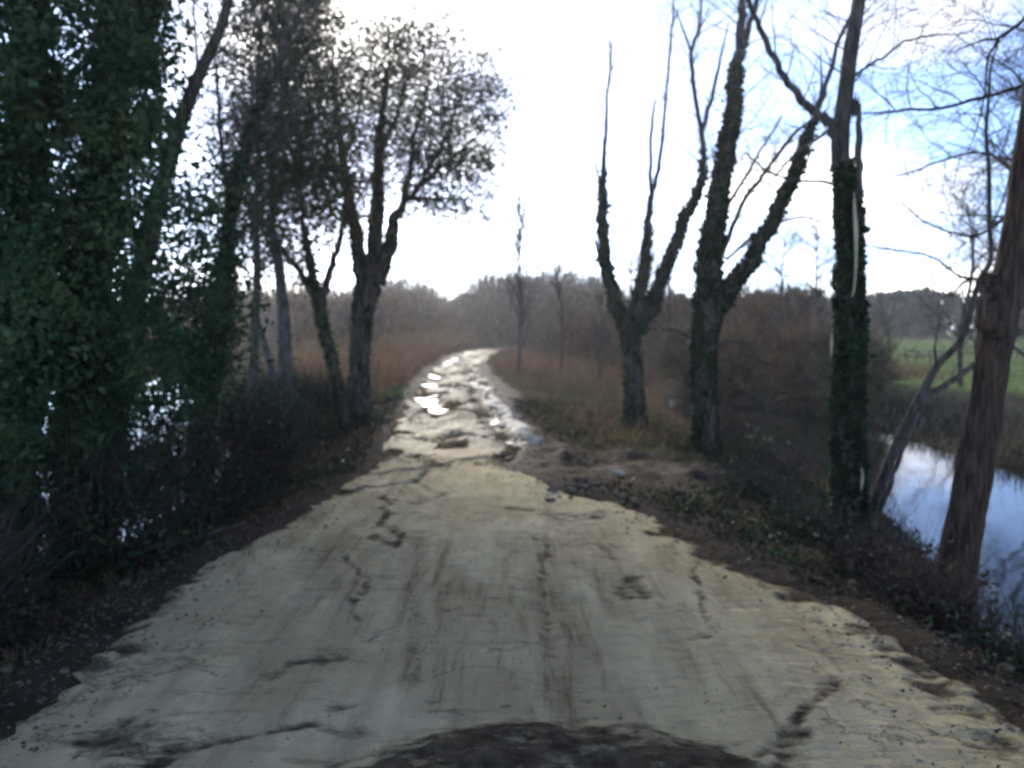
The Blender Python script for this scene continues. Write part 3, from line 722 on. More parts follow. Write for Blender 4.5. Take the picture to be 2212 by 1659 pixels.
make_tree('leaning_sapling', 'thin bare sapling leaning right from the foot of the torn tree', 'tree', 8.3,
    [(1872, 1150, 30), (1884, 1110, 26), (1923, 992, 22), (1965, 900, 19), (1998, 838, 18), (2024, 790, 16), (2077, 732, 14), (2104, 642, 12), (2118, 600, 11), (2140, 560, 10), (2137, 470, 10), (2136, 368, 9), (2130, 286, 8), (2134, 237, 7), (2140, 150, 5), (2160, 80, 4)],
    [[(1985, 862, 14), (2010, 850, 14), (2040, 833, 14), (2114, 780, 12), (2210, 716, 9), (2300, 640, 6)],
     [(1890, 1120, 14, -.1), (1918, 1060, 12, -.15), (1950, 971, 11, -.15), (1968, 925, 9, -.1), (2000, 860, 6)],
     [(2024, 790, 6), (2020, 750, 5), (2030, 690, 3)], [(2120, 600, 6), (2080, 610, 5, .2), (2050, 640, 4, .3), (2010, 590, 3, .5)],
     [(2140, 500, 5), (2170, 420, 4), (2190, 330, 3), (2200, 260, 2)]],
    M['bark'], 104,
    twig=[(0, 14, .5, .5, .97, 2, .2), (4, 6, .5, .2, .9, 2, .2), (1, 5, .4, .4, .9, 1, 0), (5, 6, .4, .3, .9, 1, 0)])
t4, b4, s4 = make_tree('red_barked_tree', 'red-brown barked tree leaning over the right bank with a broken stub', 'tree', 6.5,
    [(2052, 1345, 128), (2064, 1250, 96), (2080, 1150, 86), (2105, 1020, 82), (2126, 900, 78), (2142, 780, 76), (2155, 700, 86), (2178, 600, 74), (2202, 450, 60), (2216, 330, 54), (2242, 150, 50), (2272, -80, 44), (2300, -260, 36)],
    [[(2150, 760, 50, -.04), (2143, 700, 50, -.06), (2140, 650, 46, -.06), (2134, 605, 38, -.06)],
     [(2262, 20, 16), (2240, 100, 12, .3), (2212, 180, 9, .5), (2116, 212, 8, .8), (2026, 235, 7, 1.0), (1953, 238, 6, 1.2), (1867, 247, 4, 1.5)],
     [(2275, -100, 12), (2250, -20, 10, -.2), (2212, 41, 8, -.3), (2157, 82, 7, -.3), (2124, 86, 5, -.2), (2063, 110, 3)],
     [(2215, 340, 12), (2190, 370, 9, .3), (2130, 330, 6, .8), (2040, 345, 5, 1.3), (1960, 375, 4, 1.8), (1890, 385, 3, 2.2)],
     [(2205, 430, 12), (2170, 470, 9, .4), (2100, 510, 6, 1.0), (2000, 480, 5, 1.6), (1930, 420, 3, 2.0)],
     [(2190, 550, 10), (2150, 590, 8, .4), (2080, 600, 6, .9), (2010, 555, 5, 1.4), (1930, 540, 4, 1.8), (1870, 530, 3, 2.2)],
     [(2157, 82, 6, -.3), (2134, 130, 5, -.2), (2128, 200, 4), (2112, 270, 3), (2090, 330, 2)]],
    M['bark_red'], 105, sides=14,
    twig=[(2, 16, .7, .2, .97, 2, .5), (3, 8, .5, .3, .95, 2, .3), (4, 12, .6, .3, .97, 2, .5), (5, 12, .6, .3, .97, 2, .5), (6, 12, .6, .3, .97, 2, .4), (7, 5, .4, .3, .9, 1, .4)])
mb = MB()
for k in range(6):
    a = P(2134+random.uniform(-16, 12), 615, 6.42); e = P(2130+random.uniform(-16, 16), 575+random.uniform(0, 30), 6.42+random.uniform(-.05, .05))
    tube(mb, np.array([[*a, .02], [*((a+e)/2), .013], [*e, .003]]), 4)
mb.build('splinters', M['bark_red'], t4, b4)
for pp in ([(2122, 615, 6, -.16), (2123, 650, 10, -.17), (2126, 690, 4, -.18)], [(2190, 640, 4, -.12), (2184, 690, 7, -.17), (2178, 740, 3, -.17)]):
    mb = MB(); tube(mb, spline(limb_pts(pp, 6.5), 5), 6, .3, 9, True); mb.build('peeled_bark', M['bark'], t4, b4, True)

# --- left hand side
crown3 = [(700, 60), (740, 150), (770, 70), (830, 60), (897, 33), (970, 30), (1018, 70), (1060, 136), (1088, 176), (1112, 225), (1082, 260), (1092, 312), (1080, 371), (1052, 418), (1062, 470), (1035, 475), (1005, 455), (960, 470), (900, 462), (872, 400), (820, 330), (770, 420), (720, 470), (690, 380), (680, 200)]
make_tree('leafy_tree', 'ivy-trunked tree with a broad leafy crown spreading over the track', 'tree', 17.2,
    [(774, 895, 88), (776, 830, 64), (778, 740, 58), (786, 660, 64), (798, 610, 72), (806, 570, 70)],
    [[(786, 640, 46), (775, 545, 40), (765, 480, 34), (748, 400, 28), (735, 300, 22), (722, 200, 15), (716, 100, 8)],
     [(803, 610, 52), (812, 500, 42), (815, 420, 36), (818, 330, 29), (826, 230, 20), (842, 130, 10)],
     [(815, 610, 50), (842, 520, 38), (856, 470, 29), (882, 428, 19), (930, 380, 14), (990, 330, 8), (1045, 280, 4)],
     [(864, 455, 16), (885, 370, 12), (900, 280, 9), (932, 170, 5)], [(900, 410, 10), (960, 300, 7), (1000, 190, 4)], [(818, 340, 12), (860, 240, 8), (890, 140, 5)],
     [(740, 350, 10), (770, 260, 7), (790, 150, 4)], [(880, 430, 9), (950, 430, 6), (1020, 430, 3)]],
    M['bark'], 106,
    ivy=[(0, 3000, .04, .065, 0, 1), (1, 700, .03, .06, 0, .4), (2, 900, .03, .06, 0, .5), (3, 700, .03, .06, 0, .3)],
    twig=[(1, 40, 1.1, .25, .97, 2, 0), (2, 44, 1.2, .25, .97, 2, 0), (3, 50, 1.2, .3, .97, 2, 0), (4, 34, 1.0, .3, .97, 2, 0), (5, 14, 1.0, .3, .97, 2, 0), (6, 10, .9, .2, .95, 2, 0), (8, 8, .8, .2, .95, 2, .2)],
    crown=[(crown3, 36000, 0, 2.4, .08, .36, 1.6), ([(1040, 455), (1066, 460), (1064, 482), (1040, 476)], 40, 0, .3, .10, .0, 1.0)])
make_tree('leaning_young_tree', 'slim dark tree leaning left beside the broad leafy tree', 'tree', 15.4,
    [(744, 878, 40), (722, 795, 32), (699, 715, 30), (690, 650, 36), (690, 630, 34)],
    [[(686, 655, 22), (650, 590, 15), (610, 540, 12), (570, 480, 9), (540, 420, 6)],
     [(690, 645, 26), (668, 560, 18), (655, 480, 14), (650, 420, 10), (655, 340, 7), (640, 250, 4)],
     [(696, 640, 20), (718, 570, 15), (735, 510, 12), (745, 440, 9), (762, 370, 6)]],
    M['bark'], 107, ivy=[(0, 900, .04, .07, .2, 1), (2, 500, .04, .07, 0, .4)],
    twig=[(1, 34, 1.0, .15, .97, 2, 0), (2, 36, 1.0, .15, .97, 2, 0), (3, 30, .9, .2, .97, 2, 0)],
    crown=[([(520, 300), (640, 240), (760, 330), (770, 420), (740, 520), (700, 470), (650, 560), (600, 600), (560, 620), (520, 560)], 6500, 0, 1.5, .09, .42, 1.3)], extra=M['leaf_autumn'])
make_tree('pole_tree', 'straight pole-like tree with loose leafy top behind the ivy thicket', 'tree', 13.0,
    [(545, 960, 26), (548, 860, 20), (550, 731, 18), (556, 588, 17), (551, 474, 15), (560, 330, 12), (556, 180, 9), (566, 40, 6), (570, -60, 4)],
    [[(552, 480, 8), (590, 380, 6), (610, 280, 4), (640, 180, 3)], [(556, 400, 7), (520, 300, 5), (500, 200, 3)]],
    M['bark'], 108, twig=[(0, 60, 1.0, .35, .97, 2, 0), (1, 16, .7, .3, .95, 2, 0), (2, 8, .7, .3, .95, 2, 0)],
    crown=[([(478, 60), (520, -60), (650, -60), (690, 60), (680, 220), (650, 360), (620, 460), (560, 520), (520, 500), (480, 560), (450, 480), (470, 330), (500, 200)], 14000, 0, 1.7, .08, .42, 1.5)])
make_tree('grey_pole_tree', 'pale grey slim trunk with loose leafy top beside the leaning young tree', 'tree', 14.4,
    [(618, 880, 34), (616, 790, 28), (612, 674, 26), (602, 574, 22), (588, 474, 18), (590, 330, 14), (620, 180, 10), (660, 40, 7), (680, -60, 5)],
    [[(600, 570, 10), (560, 480, 7), (530, 400, 4)], [(590, 440, 9), (640, 340, 6), (690, 240, 4), (710, 120, 3)], [(604, 845, 20, -.4), (585, 780, 16, -.3), (567, 731, 14, -.2), (555, 690, 8)]],
    M['bark_pale'], 109, twig=[(0, 60, 1.1, .35, .97, 2, 0), (1, 16, .7, .3, .95, 2, 0), (2, 12, .7, .3, .95, 2, 0)],
    crown=[([(600, -60), (700, -60), (745, 0), (735, 60), (690, 90), (700, 200), (720, 330), (690, 470), (640, 430), (600, 470), (590, 300), (610, 120)], 14000, 0, 1.7, .08, .42, 1.5)])
make_tree('ivy_leaning_tree', 'ivy-smothered trunk leaning right behind the dark leaning trunk', 'tree', 10.2,
    [(432, 1095, 66), (438, 960, 54), (448, 850, 50), (468, 700, 38), (488, 560, 34), (502, 440, 30), (530, 320, 26), (566, 210, 21), (612, 110, 19), (658, 0, 14), (690, -80, 10)],
    [[(500, 450, 12), (480, 330, 10), (470, 200, 7), (460, 80, 4)], [(520, 350, 10), (545, 240, 8), (540, 120, 5)]],
    M['bark'], 110, ivy=[(0, 2400, .08, .06, 0, .5), (0, 500, .03, .05, .5, .8)],
    twig=[(0, 40, 1.0, .3, .97, 2, 0), (1, 14, .8, .3, .95, 2, 0), (2, 8, .6, .3, .95, 2, 0)],
    crown=[([(370, 560), (440, 520), (500, 560), (500, 640), (490, 760), (480, 880), (440, 900), (380, 880), (360, 700)], 7000, -.2, 1.0, .075, .42, 1.6),
           ([(470, 300), (520, 280), (540, 400), (530, 520), (480, 560), (455, 470)], 700, .2, .7, .085, .47, 1.6)], extra=M['ivy'])
make_tree('dark_leaning_tree', 'dark bare-topped trunk leaning right out of the ivy thicket', 'tree', 8.2,
    [(212, 1320, 100), (222, 1100, 74), (240, 900, 66), (270, 720, 62), (310, 560, 56), (350, 400, 48), (395, 250, 41), (440, 140, 35), (476, 60, 30), (502, -40, 26), (530, -150, 20)],
    [[(345, 420, 8), (350, 300, 6), (345, 180, 4)], [(430, 160, 7), (420, 60, 5), (416, -30, 3)], [(395, 250, 6), (375, 190, 4), (350, 120, 3)]],
    M['bark'], 111, ivy=[(0, 2400, .06, .06, .05, .5), (0, 300, .02, .05, .5, .8)],
    twig=[(0, 30, .9, .35, .97, 2, 0), (2, 8, .4, .3, .9, 1, 0)],
    crown=[([(250, 560), (330, 520), (380, 620), (400, 800), (390, 960), (330, 1040), (260, 1000), (230, 800)], 2600, -.1, .9, .075, .46, 1.8), ([(345, 470), (400, 380), (450, 420), (490, 520), (480, 700), (420, 900), (350, 800), (320, 600)], 2600, .9, 1.0, .08, .46, 1.6)], extra=M['ivy'])
make_tree('ivy_column_tree', 'upright tree wholly wrapped in dense hanging ivy up to its top', 'tree', 7.2,
    [(150, 1330, 96), (160, 1100, 74), (172, 900, 66), (196, 600, 62), (226, 300, 58), (248, 100, 52), (262, -120, 46)],
    [[(240, 200, 16), (300, 100, 12), (338, 0, 9), (350, -100, 7)], [(215, 400, 14), (290, 320, 10), (330, 240, 7)], [(190, 640, 14), (120, 520, 10), (80, 400, 7)]],
    M['bark'], 112, ivy=[(0, 5200, .16, .07, 0, 1), (1, 2200, .08, .07, 0, 1), (2, 2200, .10, .07, 0, 1), (3, 1800, .10, .07, 0, 1)],
    twig=[(1, 8, .4, .3, .97, 1, 0)],
    crown=[([(90, -60), (345, -60), (352, 80), (340, 160), (350, 260), (352, 400), (330, 480), (280, 560), (120, 620), (60, 560), (90, 300)], 17000, 0, 1.3, .068, .42, 1.7),
           ([(60, 600), (300, 560), (330, 760), (300, 960), (180, 1060), (60, 960)], 9000, 0, 1.2, .068, .44, 1.6)], extra=M['ivy'])
make_tree('ivy_edge_tree', 'dark purplish trunk with ragged ivy and sky gaps at the thicket edge', 'tree', 6.2,
    [(20, 1400, 110), (26, 1100, 84), (40, 800, 76), (58, 400, 70), (64, 100, 64), (70, -160, 56)],
    [[(50, 520, 16), (0, 380, 12), (-60, 260, 9)], [(34, 900, 14), (100, 760, 10), (140, 640, 7)]],
    M['bark'], 113, ivy=[(0, 3600, .12, .065, 0, 1), (1, 1600, .08, .07, 0, 1), (2, 1600, .10, .07, 0, 1)],
    crown=[([(-120, 200), (30, 260), (100, 420), (120, 700), (110, 1000), (20, 1120), (-120, 1100)], 7000, .2, 1.1, .066, .48, 1.7),
           ([(-120, -80), (90, -80), (110, 160), (100, 300), (-120, 300)], 3600, .2, .8, .075, .45, 1.5)], extra=M['ivy'])

# ------------------------------------------------------------------ shrubs and bare thickets
def bush(name, label, cat, x, y, rad, h, seed, m_twig, n_tw=2600, tw_len=0.7, tw_w=0.02, leaf=None, n_leaf=0, group=None, stems=9, leaf_size=.08):
    rng = np.random.default_rng(seed); z = ground_z(x, y); base = (x, y, z)
    t = empty(name, base, label, cat, group)
    mb = MB(); tips = []
    for k in range(stems):
        a = rng.uniform(0, 6.28); sp = rng.uniform(0.1, 1)*rad*0.75; hh = h*rng.uniform(0.55, 0.95)
        rows = [[x+math.cos(a)*.12*rad, y+math.sin(a)*.12*rad, z-.1, .02+.011*h], [x+math.cos(a)*sp*.5+rng.normal()*.1, y+math.sin(a)*sp*.5, z+hh*.5, .014+.006*h], [x+math.cos(a)*sp, y+math.sin(a)*sp, z+hh, .006]]
        s = spline(rows, 4); tube(mb, s, 5); tips.append(s)
    mb.build('stems', M['twig'], t, base, True)
    u = rng.normal(size=(n_tw, 3)); u /= np.linalg.norm(u, axis=1)[:, None]; r = rng.random(n_tw)**0.45
    lump = 0.72 + 0.55*fbm(u[:, 0]*1.8+seed, u[:, 1]*1.8, u[:, 2]*1.8, 3, 3)
    q = u*(r*lump)[:, None]
    pos = np.stack([x+q[:, 0]*rad, y+q[:, 1]*rad, z+h*0.52+q[:, 2]*h*0.52], 1); pos[:, 2] = np.maximum(pos[:, 2], z+.02)
    d = u*0.55 + rng.normal(size=(n_tw, 3))*0.35 + np.array([0, 0, 0.75])
    mb = MB(); slivers(mb, pos, d, tw_len*rng.uniform(.5, 1.4, n_tw), tw_w*rng.uniform(.6, 1.4, n_tw), rng)
    mb.build('twigs', m_twig, t, base, kind='stuff')
    if leaf:
        k = rng.integers(0, n_tw, n_leaf); lp = pos[k] + rng.normal(size=(n_leaf, 3))*.12; lp[:, 2] = np.maximum(lp[:, 2], z+.03)
        mb = MB(); leaves(mb, lp, leaf_size, leaf_size*.6, rng=rng); mb.build('foliage', leaf, t, base, kind='stuff')
    return t

# far shrubs where the track bends away
gfar = 'bare shrubs beyond the bend of the track'
for k, (px, Yd, top, w) in enumerate([(835, 92, 606, 60), (880, 88, 604, 62), (925, 96, 622, 50), (965, 104, 652, 46), (1010, 84, 642, 40), (1045, 78, 606, 60), (1085, 74, 594, 62), (1130, 80, 606, 54), (1165, 76, 600, 60), (1210, 72, 592, 66), (1255, 78, 600, 66), (1300, 74, 606, 60), (790, 84, 620, 70), (730, 90, 628, 80), (650, 88, 622, 80), (570, 92, 628, 90), (500, 88, 620, 90)]):
    x = P(px, 700, Yd)[0]; h = P(px, top, Yd)[2] - ground_z(x, Yd)
    bush('bare_shrub', 'hazy brown bare shrub beyond the bend of the track', 'shrub', x, Yd, w/F*Yd, h, 400+k, M['scrub_olive'] if k % 3 else M['scrub'], 3000, 1.1, .07, group=gfar, stems=8)
# scrub on the far side of the channel
sl17 = ['grey-brown bush straight behind the three-stemmed ivy tree', 'russet bush in the gap between the two big ivy-clad trees', 'olive bush hidden behind the thick ivy-clad trunk', 'tall grey-brown bush beside the thick ivy-clad trunk, across the water',
        'russet bush at the waterline under the limb leaning over the water', 'olive bush set back behind the limb leaning over the water', 'grey-brown bush across the channel beside the torn tree', 'low russet bush at the channel edge past the thick ivy-clad tree',
        'low olive bush overhanging the channel under the leaning limb', 'low grey-brown bush overhanging the channel next to the torn tree', 'mid-height russet bush close behind the thick ivy-clad trunk', 'low olive bush by the water between the two big ivy-clad trees',
        'grey-brown bush behind the small yellowish sapling', 'russet bush between the thin crooked sapling and the small yellowish sapling', 'olive bush behind the thin crooked sapling', 'grey-brown bush between the slim grey sapling and the thin crooked sapling', 'low russet bush in tawny grass by the small yellowish sapling']
gsc = 'brown scrub bushes on the far bank of the channel'
k = 0
for (px, Yd, top, w) in [(1420, 44, 640, 60), (1475, 40, 655, 60), (1560, 42, 640, 60), (1610, 36, 640, 56), (1660, 32, 655, 56), (1705, 36, 640, 60), (1730, 30, 655, 50), (1640, 26, 740, 56), (1715, 24, 760, 50), (1690, 25, 740, 46), (1580, 30, 720, 56), (1470, 33, 720, 56), (1340, 50, 640, 60), (1290, 54, 660, 56), (1235, 50, 640, 60), (1180, 56, 655, 50), (1270, 44, 690, 44)]:
    x = P(px, 700, Yd)[0]
    if x < lerp(SF, Yd)+1.0 and Yd < 38: x = lerp(SF, Yd)+1.0
    h = max(1.0, P(px, top, Yd)[2] - ground_z(x, Yd))
    bush('scrub_bush', sl17[k], 'bush', x, Yd, w/F*Yd*1.15, h, 450+k, (M['scrub'], M['scrub_russet'], M['scrub_olive'])[k % 3], 1900, 1.0, .034, leaf=M['leaf_autumn'], n_leaf=900, group=gsc, leaf_size=.09); k += 1
rb8 = ['russet bush in the reeds just past the leafy tree', 'brown bush second along the reeds from the leafy tree', 'russet bush third along the reeds from the leafy tree', 'brown bush at the end of the reeds by the bend', 'russet bush across the reeds behind the slim leaning young tree',
       'brown bush behind the pale grey slim trunk, beyond the pond', 'russet bush behind the straight pole-like tree, beyond the pond', 'brown bush in the reeds right behind the leafy tree trunk']
gls = 'brown scrub bushes among the reeds left of the track'
for k, (px, Yd, top, w) in enumerate([(835, 52, 640, 60), (880, 60, 640, 54), (925, 66, 655, 50), (970, 72, 665, 46), (700, 48, 640, 70), (640, 56, 630, 80), (560, 60, 640, 80), (780, 40, 660, 60)]):
    x = P(px, 700, Yd)[0]; h = max(1., P(px, top, Yd)[2] - ground_z(x, Yd))
    bush('reedside_bush', rb8[k], 'bush', x, Yd, w/F*Yd*1.1, h, 480+k, (M['scrub_russet'], M['scrub'])[k % 2], 3200, .9, .034, leaf=M['leaf_autumn'], n_leaf=500, group=gls, leaf_size=.1)
# bramble thickets on the left bank
gbr = 'dark bramble thickets along the left bank'
bl = ['dark bramble thicket at the foot of the ivy-smothered leaning trunk', 'dark bramble thicket in front of the straight pole-like tree', 'dark bramble thicket at the foot of the pale grey slim trunk',
      'dark bramble thicket at the foot of the slim leaning young tree', 'dark bramble thicket beside the dark bare-topped leaning trunk', 'tall bramble thicket at the pond edge behind the slim leaning young tree',
      'dark bramble thicket between the fallen branch and the ivy-wrapped upright tree', 'dark bramble thicket beside the purplish ivy-ragged trunk', 'smallest bramble clump, beside the rim of the spread sand']
for k, (x, y, r_, h) in enumerate([(-3.3, 10.2, .8, 0.95), (-3.6, 12.0, .9, 1.0), (-3.9, 13.6, .9, .95), (-3.6, 15.3, .7, .8), (-3.4, 8.4, .7, .9), (-4.6, 16.5, .9, 1.1), (-3.3, 6.8, .7, .9), (-3.9, 5.4, .8, 1.0), (-3.3, 4.4, .6, .8)]):
    bush('bramble', bl[k], 'bramble', x, y, r_, h, 500+k, M['bramble'], 1800, .45, .007, leaf=M['ivy'] if k % 4 else M['litter'], n_leaf=2200, group=gbr, leaf_size=.06, stems=10)
gbr2 = 'low dark bushes along the right bank'
ll = ['low leafy bush on the bank between the mud spur and the torn tree', 'low bush at the water end of the mud spur', 'low leafy bush right at the foot of the torn tree',
      'low bush between the red-barked tree and the sand rim', 'low leafy bush beside the thick ivy-clad tree', 'smallest low bush on the rim below the red-barked tree', 'low leafy bush on the bank past the red-barked tree', 'low bush between the two big ivy-clad trees']
for k, (x, y, r_, h) in enumerate([(2.7, 9.4, .5, .28), (3.3, 10.8, .5, .3), (2.8, 7.7, .45, .25), (2.75, 6.3, .4, .22), (3.7, 12.8, .5, .35), (2.6, 5.3, .3, .2), (2.9, 4.4, .35, .22), (3.9, 14.8, .5, .4)]):
    bush('low_bush', ll[k], 'bush', x, y, r_, h, 520+k, M['twig'], 700, .22, .005, leaf=M['ivy_dark'] if k % 2 == 0 else M['litter'], n_leaf=1300, group=gbr2, leaf_size=.05, stems=7)

# bare trees behind the channel
def bare_tree(label, px, Yd, top, spread, seed, name='bare_tree', group=None, w=18, cnt=26, depth=3, m=None):
    rng = np.random.default_rng(seed); x = P(px, 700, Yd)[0]; z = ground_z(x, Yd); base = (x, Yd, z)
    H = P(px, top, Yd)[2]-z; t = empty(name, base, label, 'tree', group)
    mb = MB(); rows = [[x, Yd, z-.15, .012*H+.02], [x+rng.normal()*.1, Yd, z+H*.3, .010*H+.015], [x+rng.normal()*.2, Yd, z+H*.65, .006*H+.01], [x+rng.normal()*.3, Yd, z+H, .008]]
    s = spline(rows, 6); tube(mb, s, 7, .1, seed); mb.build('trunk', m or M['bark'], t, base, True)
    mb = MB()
    for k in range(cnt):
        q = int(rng.uniform(.2, .97)*(len(s)-1)); a = rng.uniform(0, 6.28)
        d = np.array([math.cos(a)*spread, math.sin(a)*spread, 0.9])
        twig_spray(mb, s[q, :3], d, H*.38*rng.uniform(.6, 1.1)*(1.1-q/len(s)*.6), (.004*H+.006)*(1.5 if depth < 3 else 1), depth, rng)
    mb.build('twigs', m or M['twig'], t, base, kind='stuff'); return t
bare_tree('slim grey sapling standing alone where the track bends', 1120, 33, 440, .35, 601, 'slim_sapling', cnt=34, depth=2, m=M['bark'])
bare_tree('thin crooked sapling in the rough grass right of the bend', 1212, 34, 560, .4, 602, 'thin_sapling', cnt=22, depth=2)
bare_tree('small yellowish sapling beside the three-stemmed ivy tree', 1300, 30, 640, .5, 603, 'small_sapling', cnt=24, depth=2)
gb = 'bare twiggy trees behind the channel'
tl = ['bare twiggy tree just behind the stems of the three-stemmed ivy tree', 'bare twiggy tree seen between the two big ivy-clad trees', 'bare twiggy tree behind the fork of the thick ivy-clad tree', 'bare twiggy tree under the limb that leans over the water',
      'bare twiggy tree with widest spread, beside the torn tree', 'bare twiggy tree hidden partly behind the torn trunk', 'bare twiggy tree at the edge of the green meadow', 'bare wide-branched tree across the water, its twigs behind the red-barked tree', 'slender bare tree on the meadow bank between torn and red-barked trees', 'bare tree on the far bank beyond the red-barked tree']
for k, (px, Yd, top, sp) in enumerate([(1355, 40, 480, .7), (1440, 38, 500, .8), (1600, 36, 520, .8), (1690, 33, 500, .9), (1770, 30, 480, .9), (1850, 34, 560, .9), (1920, 44, 600, .8), (2290, 17, 40, 1.3), (2080, 30, 420, 1.0), (2480, 14, -200, 1.3)]):
    bare_tree(tl[k], px, Yd, top, sp, 610+k, group=gb, cnt=60 if k in (7, 9) else 30)

# ------------------------------------------------------------------ grass, reeds, litter
def scatter(n, xr_, yr_, rng, f):
    x = rng.uniform(*xr_, n); y = rng.uniform(*yr_, n); k = f(x, y); x, y = x[k], y[k]
    return np.stack([x, y, height(x, y)], 1)
def blades(name, label, cat, pos, h, w, m, lean=.3, seed=1):
    rng = np.random.default_rng(seed); n = len(pos); d = rng.normal(size=(n, 3))*lean; d[:, 2] = 1
    mb = MB(); slivers(mb, pos-np.array([0, 0, .02]), d, h*rng.uniform(.5, 1.3, n), w*rng.uniform(.6, 1.4, n), rng)
    o = mb.build(name, m, kind='stuff'); return tag(o, label, cat)
rg = np.random.default_rng(900)
p = scatter(60000, (-26, -1.5), (19, 86), rg, lambda x, y: (x < lerp(TL, y)+.05-.5*fbm(y*.7, 0, 0, 3, 3)) & ((x > lerp(SL, y)+.3) | (y > 70)))
p = p[p[:, 2] > WATER_Z]
blades('reed_bed', 'bed of russet dead reeds left of the far track', 'reeds', p, 1.5, .03, M['reed'], .34, 1)
p = scatter(22000, (-46, 2), (72, 110), rg, lambda x, y: x < lerp(TL, y)-.4)
blades('far_reeds', 'russet reeds on the far shore of the left pond', 'reeds', p, 1.9, .06, M['reed'], .2, 2)
p = scatter(30000, (-1, 24), (34, 82), rg, lambda x, y: (x > lerp(TR, y)+.25) & (x < 10+.22*y) & ((x > 6.5) | (y > 38) | (x < 4.5)))
blades('rough_grass', 'tawny rough grass right of the far track', 'grass', p, .75, .028, M['reed'], .3, 3)
p = scatter(42000, (-.8, 5), (12.0, 36), rg, lambda x, y: (x > lerp(TR, y)+.15+.5*fbm(y, 1, 0, 4, 3)) & (x < lerp(SR, y)+.1))
blades('verge_grass', 'olive short grass on the verge beneath the ivy trees', 'grass', p, .15, .010, M['grass'], .6, 4)
p = scatter(16000, (-.8, 6), (12.5, 40), rg, lambda x, y: (x > lerp(TR, y)+.5+.6*fbm(y, 1, 0, 4, 3)) & (x < lerp(SR, y)+.3) & (fbm(x*.8, y*.8, 0, 15, 3) > .45))
blades('dead_grass', 'straggling dead brown grass on the right verge', 'grass', p, .42, .010, M['reed'], .5, 7)
p = scatter(5000, (2.6, 5.2), (3.6, 16), rg, lambda x, y: (np.abs(x-lerp(SR, y)+.25) < .45) & (fbm(x*1.3, y*1.3, 0, 16, 3) > .42))
blades('shore_stems', 'thin dark dead stems along the right water edge', 'stems', p, .55, .007, M['bramble'], .35, 8)
p = scatter(30000, (9, 60), (24, 110), rg, lambda x, y: (x > 8+.16*y) & (x > lerp(SF, np.minimum(y, 36))+1.5))
blades('meadow_grass', 'green meadow grass beyond the channel', 'grass', p, .24, .03, M['meadow_grass'], .6, 5)
p = scatter(26000, (8, 24), (9, 40), rg, lambda x, y: (x > lerp(SF, np.minimum(y, 39))-.3) & (x < lerp(SF, np.minimum(y, 39))+4)); p = p[p[:, 2] > WATER_Z-.1]
blades('bank_sedge', 'straggly brown and green sedge on the far bank', 'sedge', p, .5, .016, M['scrub_olive'], .45, 6)
p = scatter(26000, (-4.2, 4.2), (2.6, 12), rg, lambda x, y: (np.maximum(x-lerp(TR, y), lerp(TL, y)-x) > -.02) & (fbm(x*2.2, y*2.2, 0, 18, 3) > .50))
p = p[p[:, 2] > WATER_Z+.05]
blades('bank_grass', 'short dark grass tufts on the near banks beside the sand', 'grass', p, .11, .006, M['grass'], .7, 9)
# litter and trailing ivy on the near banks
def spread_leaves(name, label, cat, n, f, m, size, seed, xr_=(-5, 5), yr_=(2.2, 20), lift=.02):
    rng = np.random.default_rng(seed); p = scatter(n, xr_, yr_, rng, f); p = p[p[:, 2] > WATER_Z-.05]
    p[:, 2] += np.abs(rng.normal(size=len(p)))*lift
    mb = MB(); leaves(mb, p, size, size*.6, rng=rng, bend=.5); o = mb.build(name, m, kind='stuff'); return tag(o, label, cat)
offt = lambda x, y, m_: np.maximum(x-lerp(TR, y), lerp(TL, y)-x) > m_ + .35*(fbm(x*2, y*2, 0, 8, 3)-.5)
spread_leaves('leaf_litter', 'fallen brown leaves strewn over both banks', 'leaf litter', 42000, lambda x, y: offt(x, y, -.02) & ~((y > 9.0) & (y < 12.8) & (x > 0) & (x < 3.0) & (fbm(x, y, 0, 2, 2) > .3)), M['litter'], .055, 21)
spread_leaves('ground_ivy', 'dark ivy and weeds trailing over both banks', 'ground ivy', 52000, lambda x, y: offt(x, y, .05) & (fbm(x*1.1, y*1.1, 0, 6, 3) > np.where(x > 0, .52, .45)) & ~((y > 9.0) & (y < 12.8) & (x > 0) & (x < 3.2)), M['ivy_dark'], .05, 22, lift=.07)
# tuft of fresh weeds at the left edge of the track
wx, wy = G(830, 858, -.05)[:2]
mb = MB(); rng = np.random.default_rng(31); n_ = 420
pp = np.stack([wx+rng.normal(size=n_)*.28, wy+rng.normal(size=n_)*.35, np.zeros(n_)], 1); pp[:, 2] = height(pp[:, 0], pp[:, 1])+rng.random(n_)*.2
M['weed'] = mat('fresh_weed', (0.05, 0.13, 0.03), (0.10, 0.22, 0.05), 6, .5, trans=.3)
leaves(mb, pp, .10, .06, up=.6, rng=rng)
tag(mb.build('weed_clump', M['weed'], origin=(wx, wy, ground_z(wx, wy)), kind='stuff'), 'bright green weed clump at the foot of the leafy tree', 'weeds')

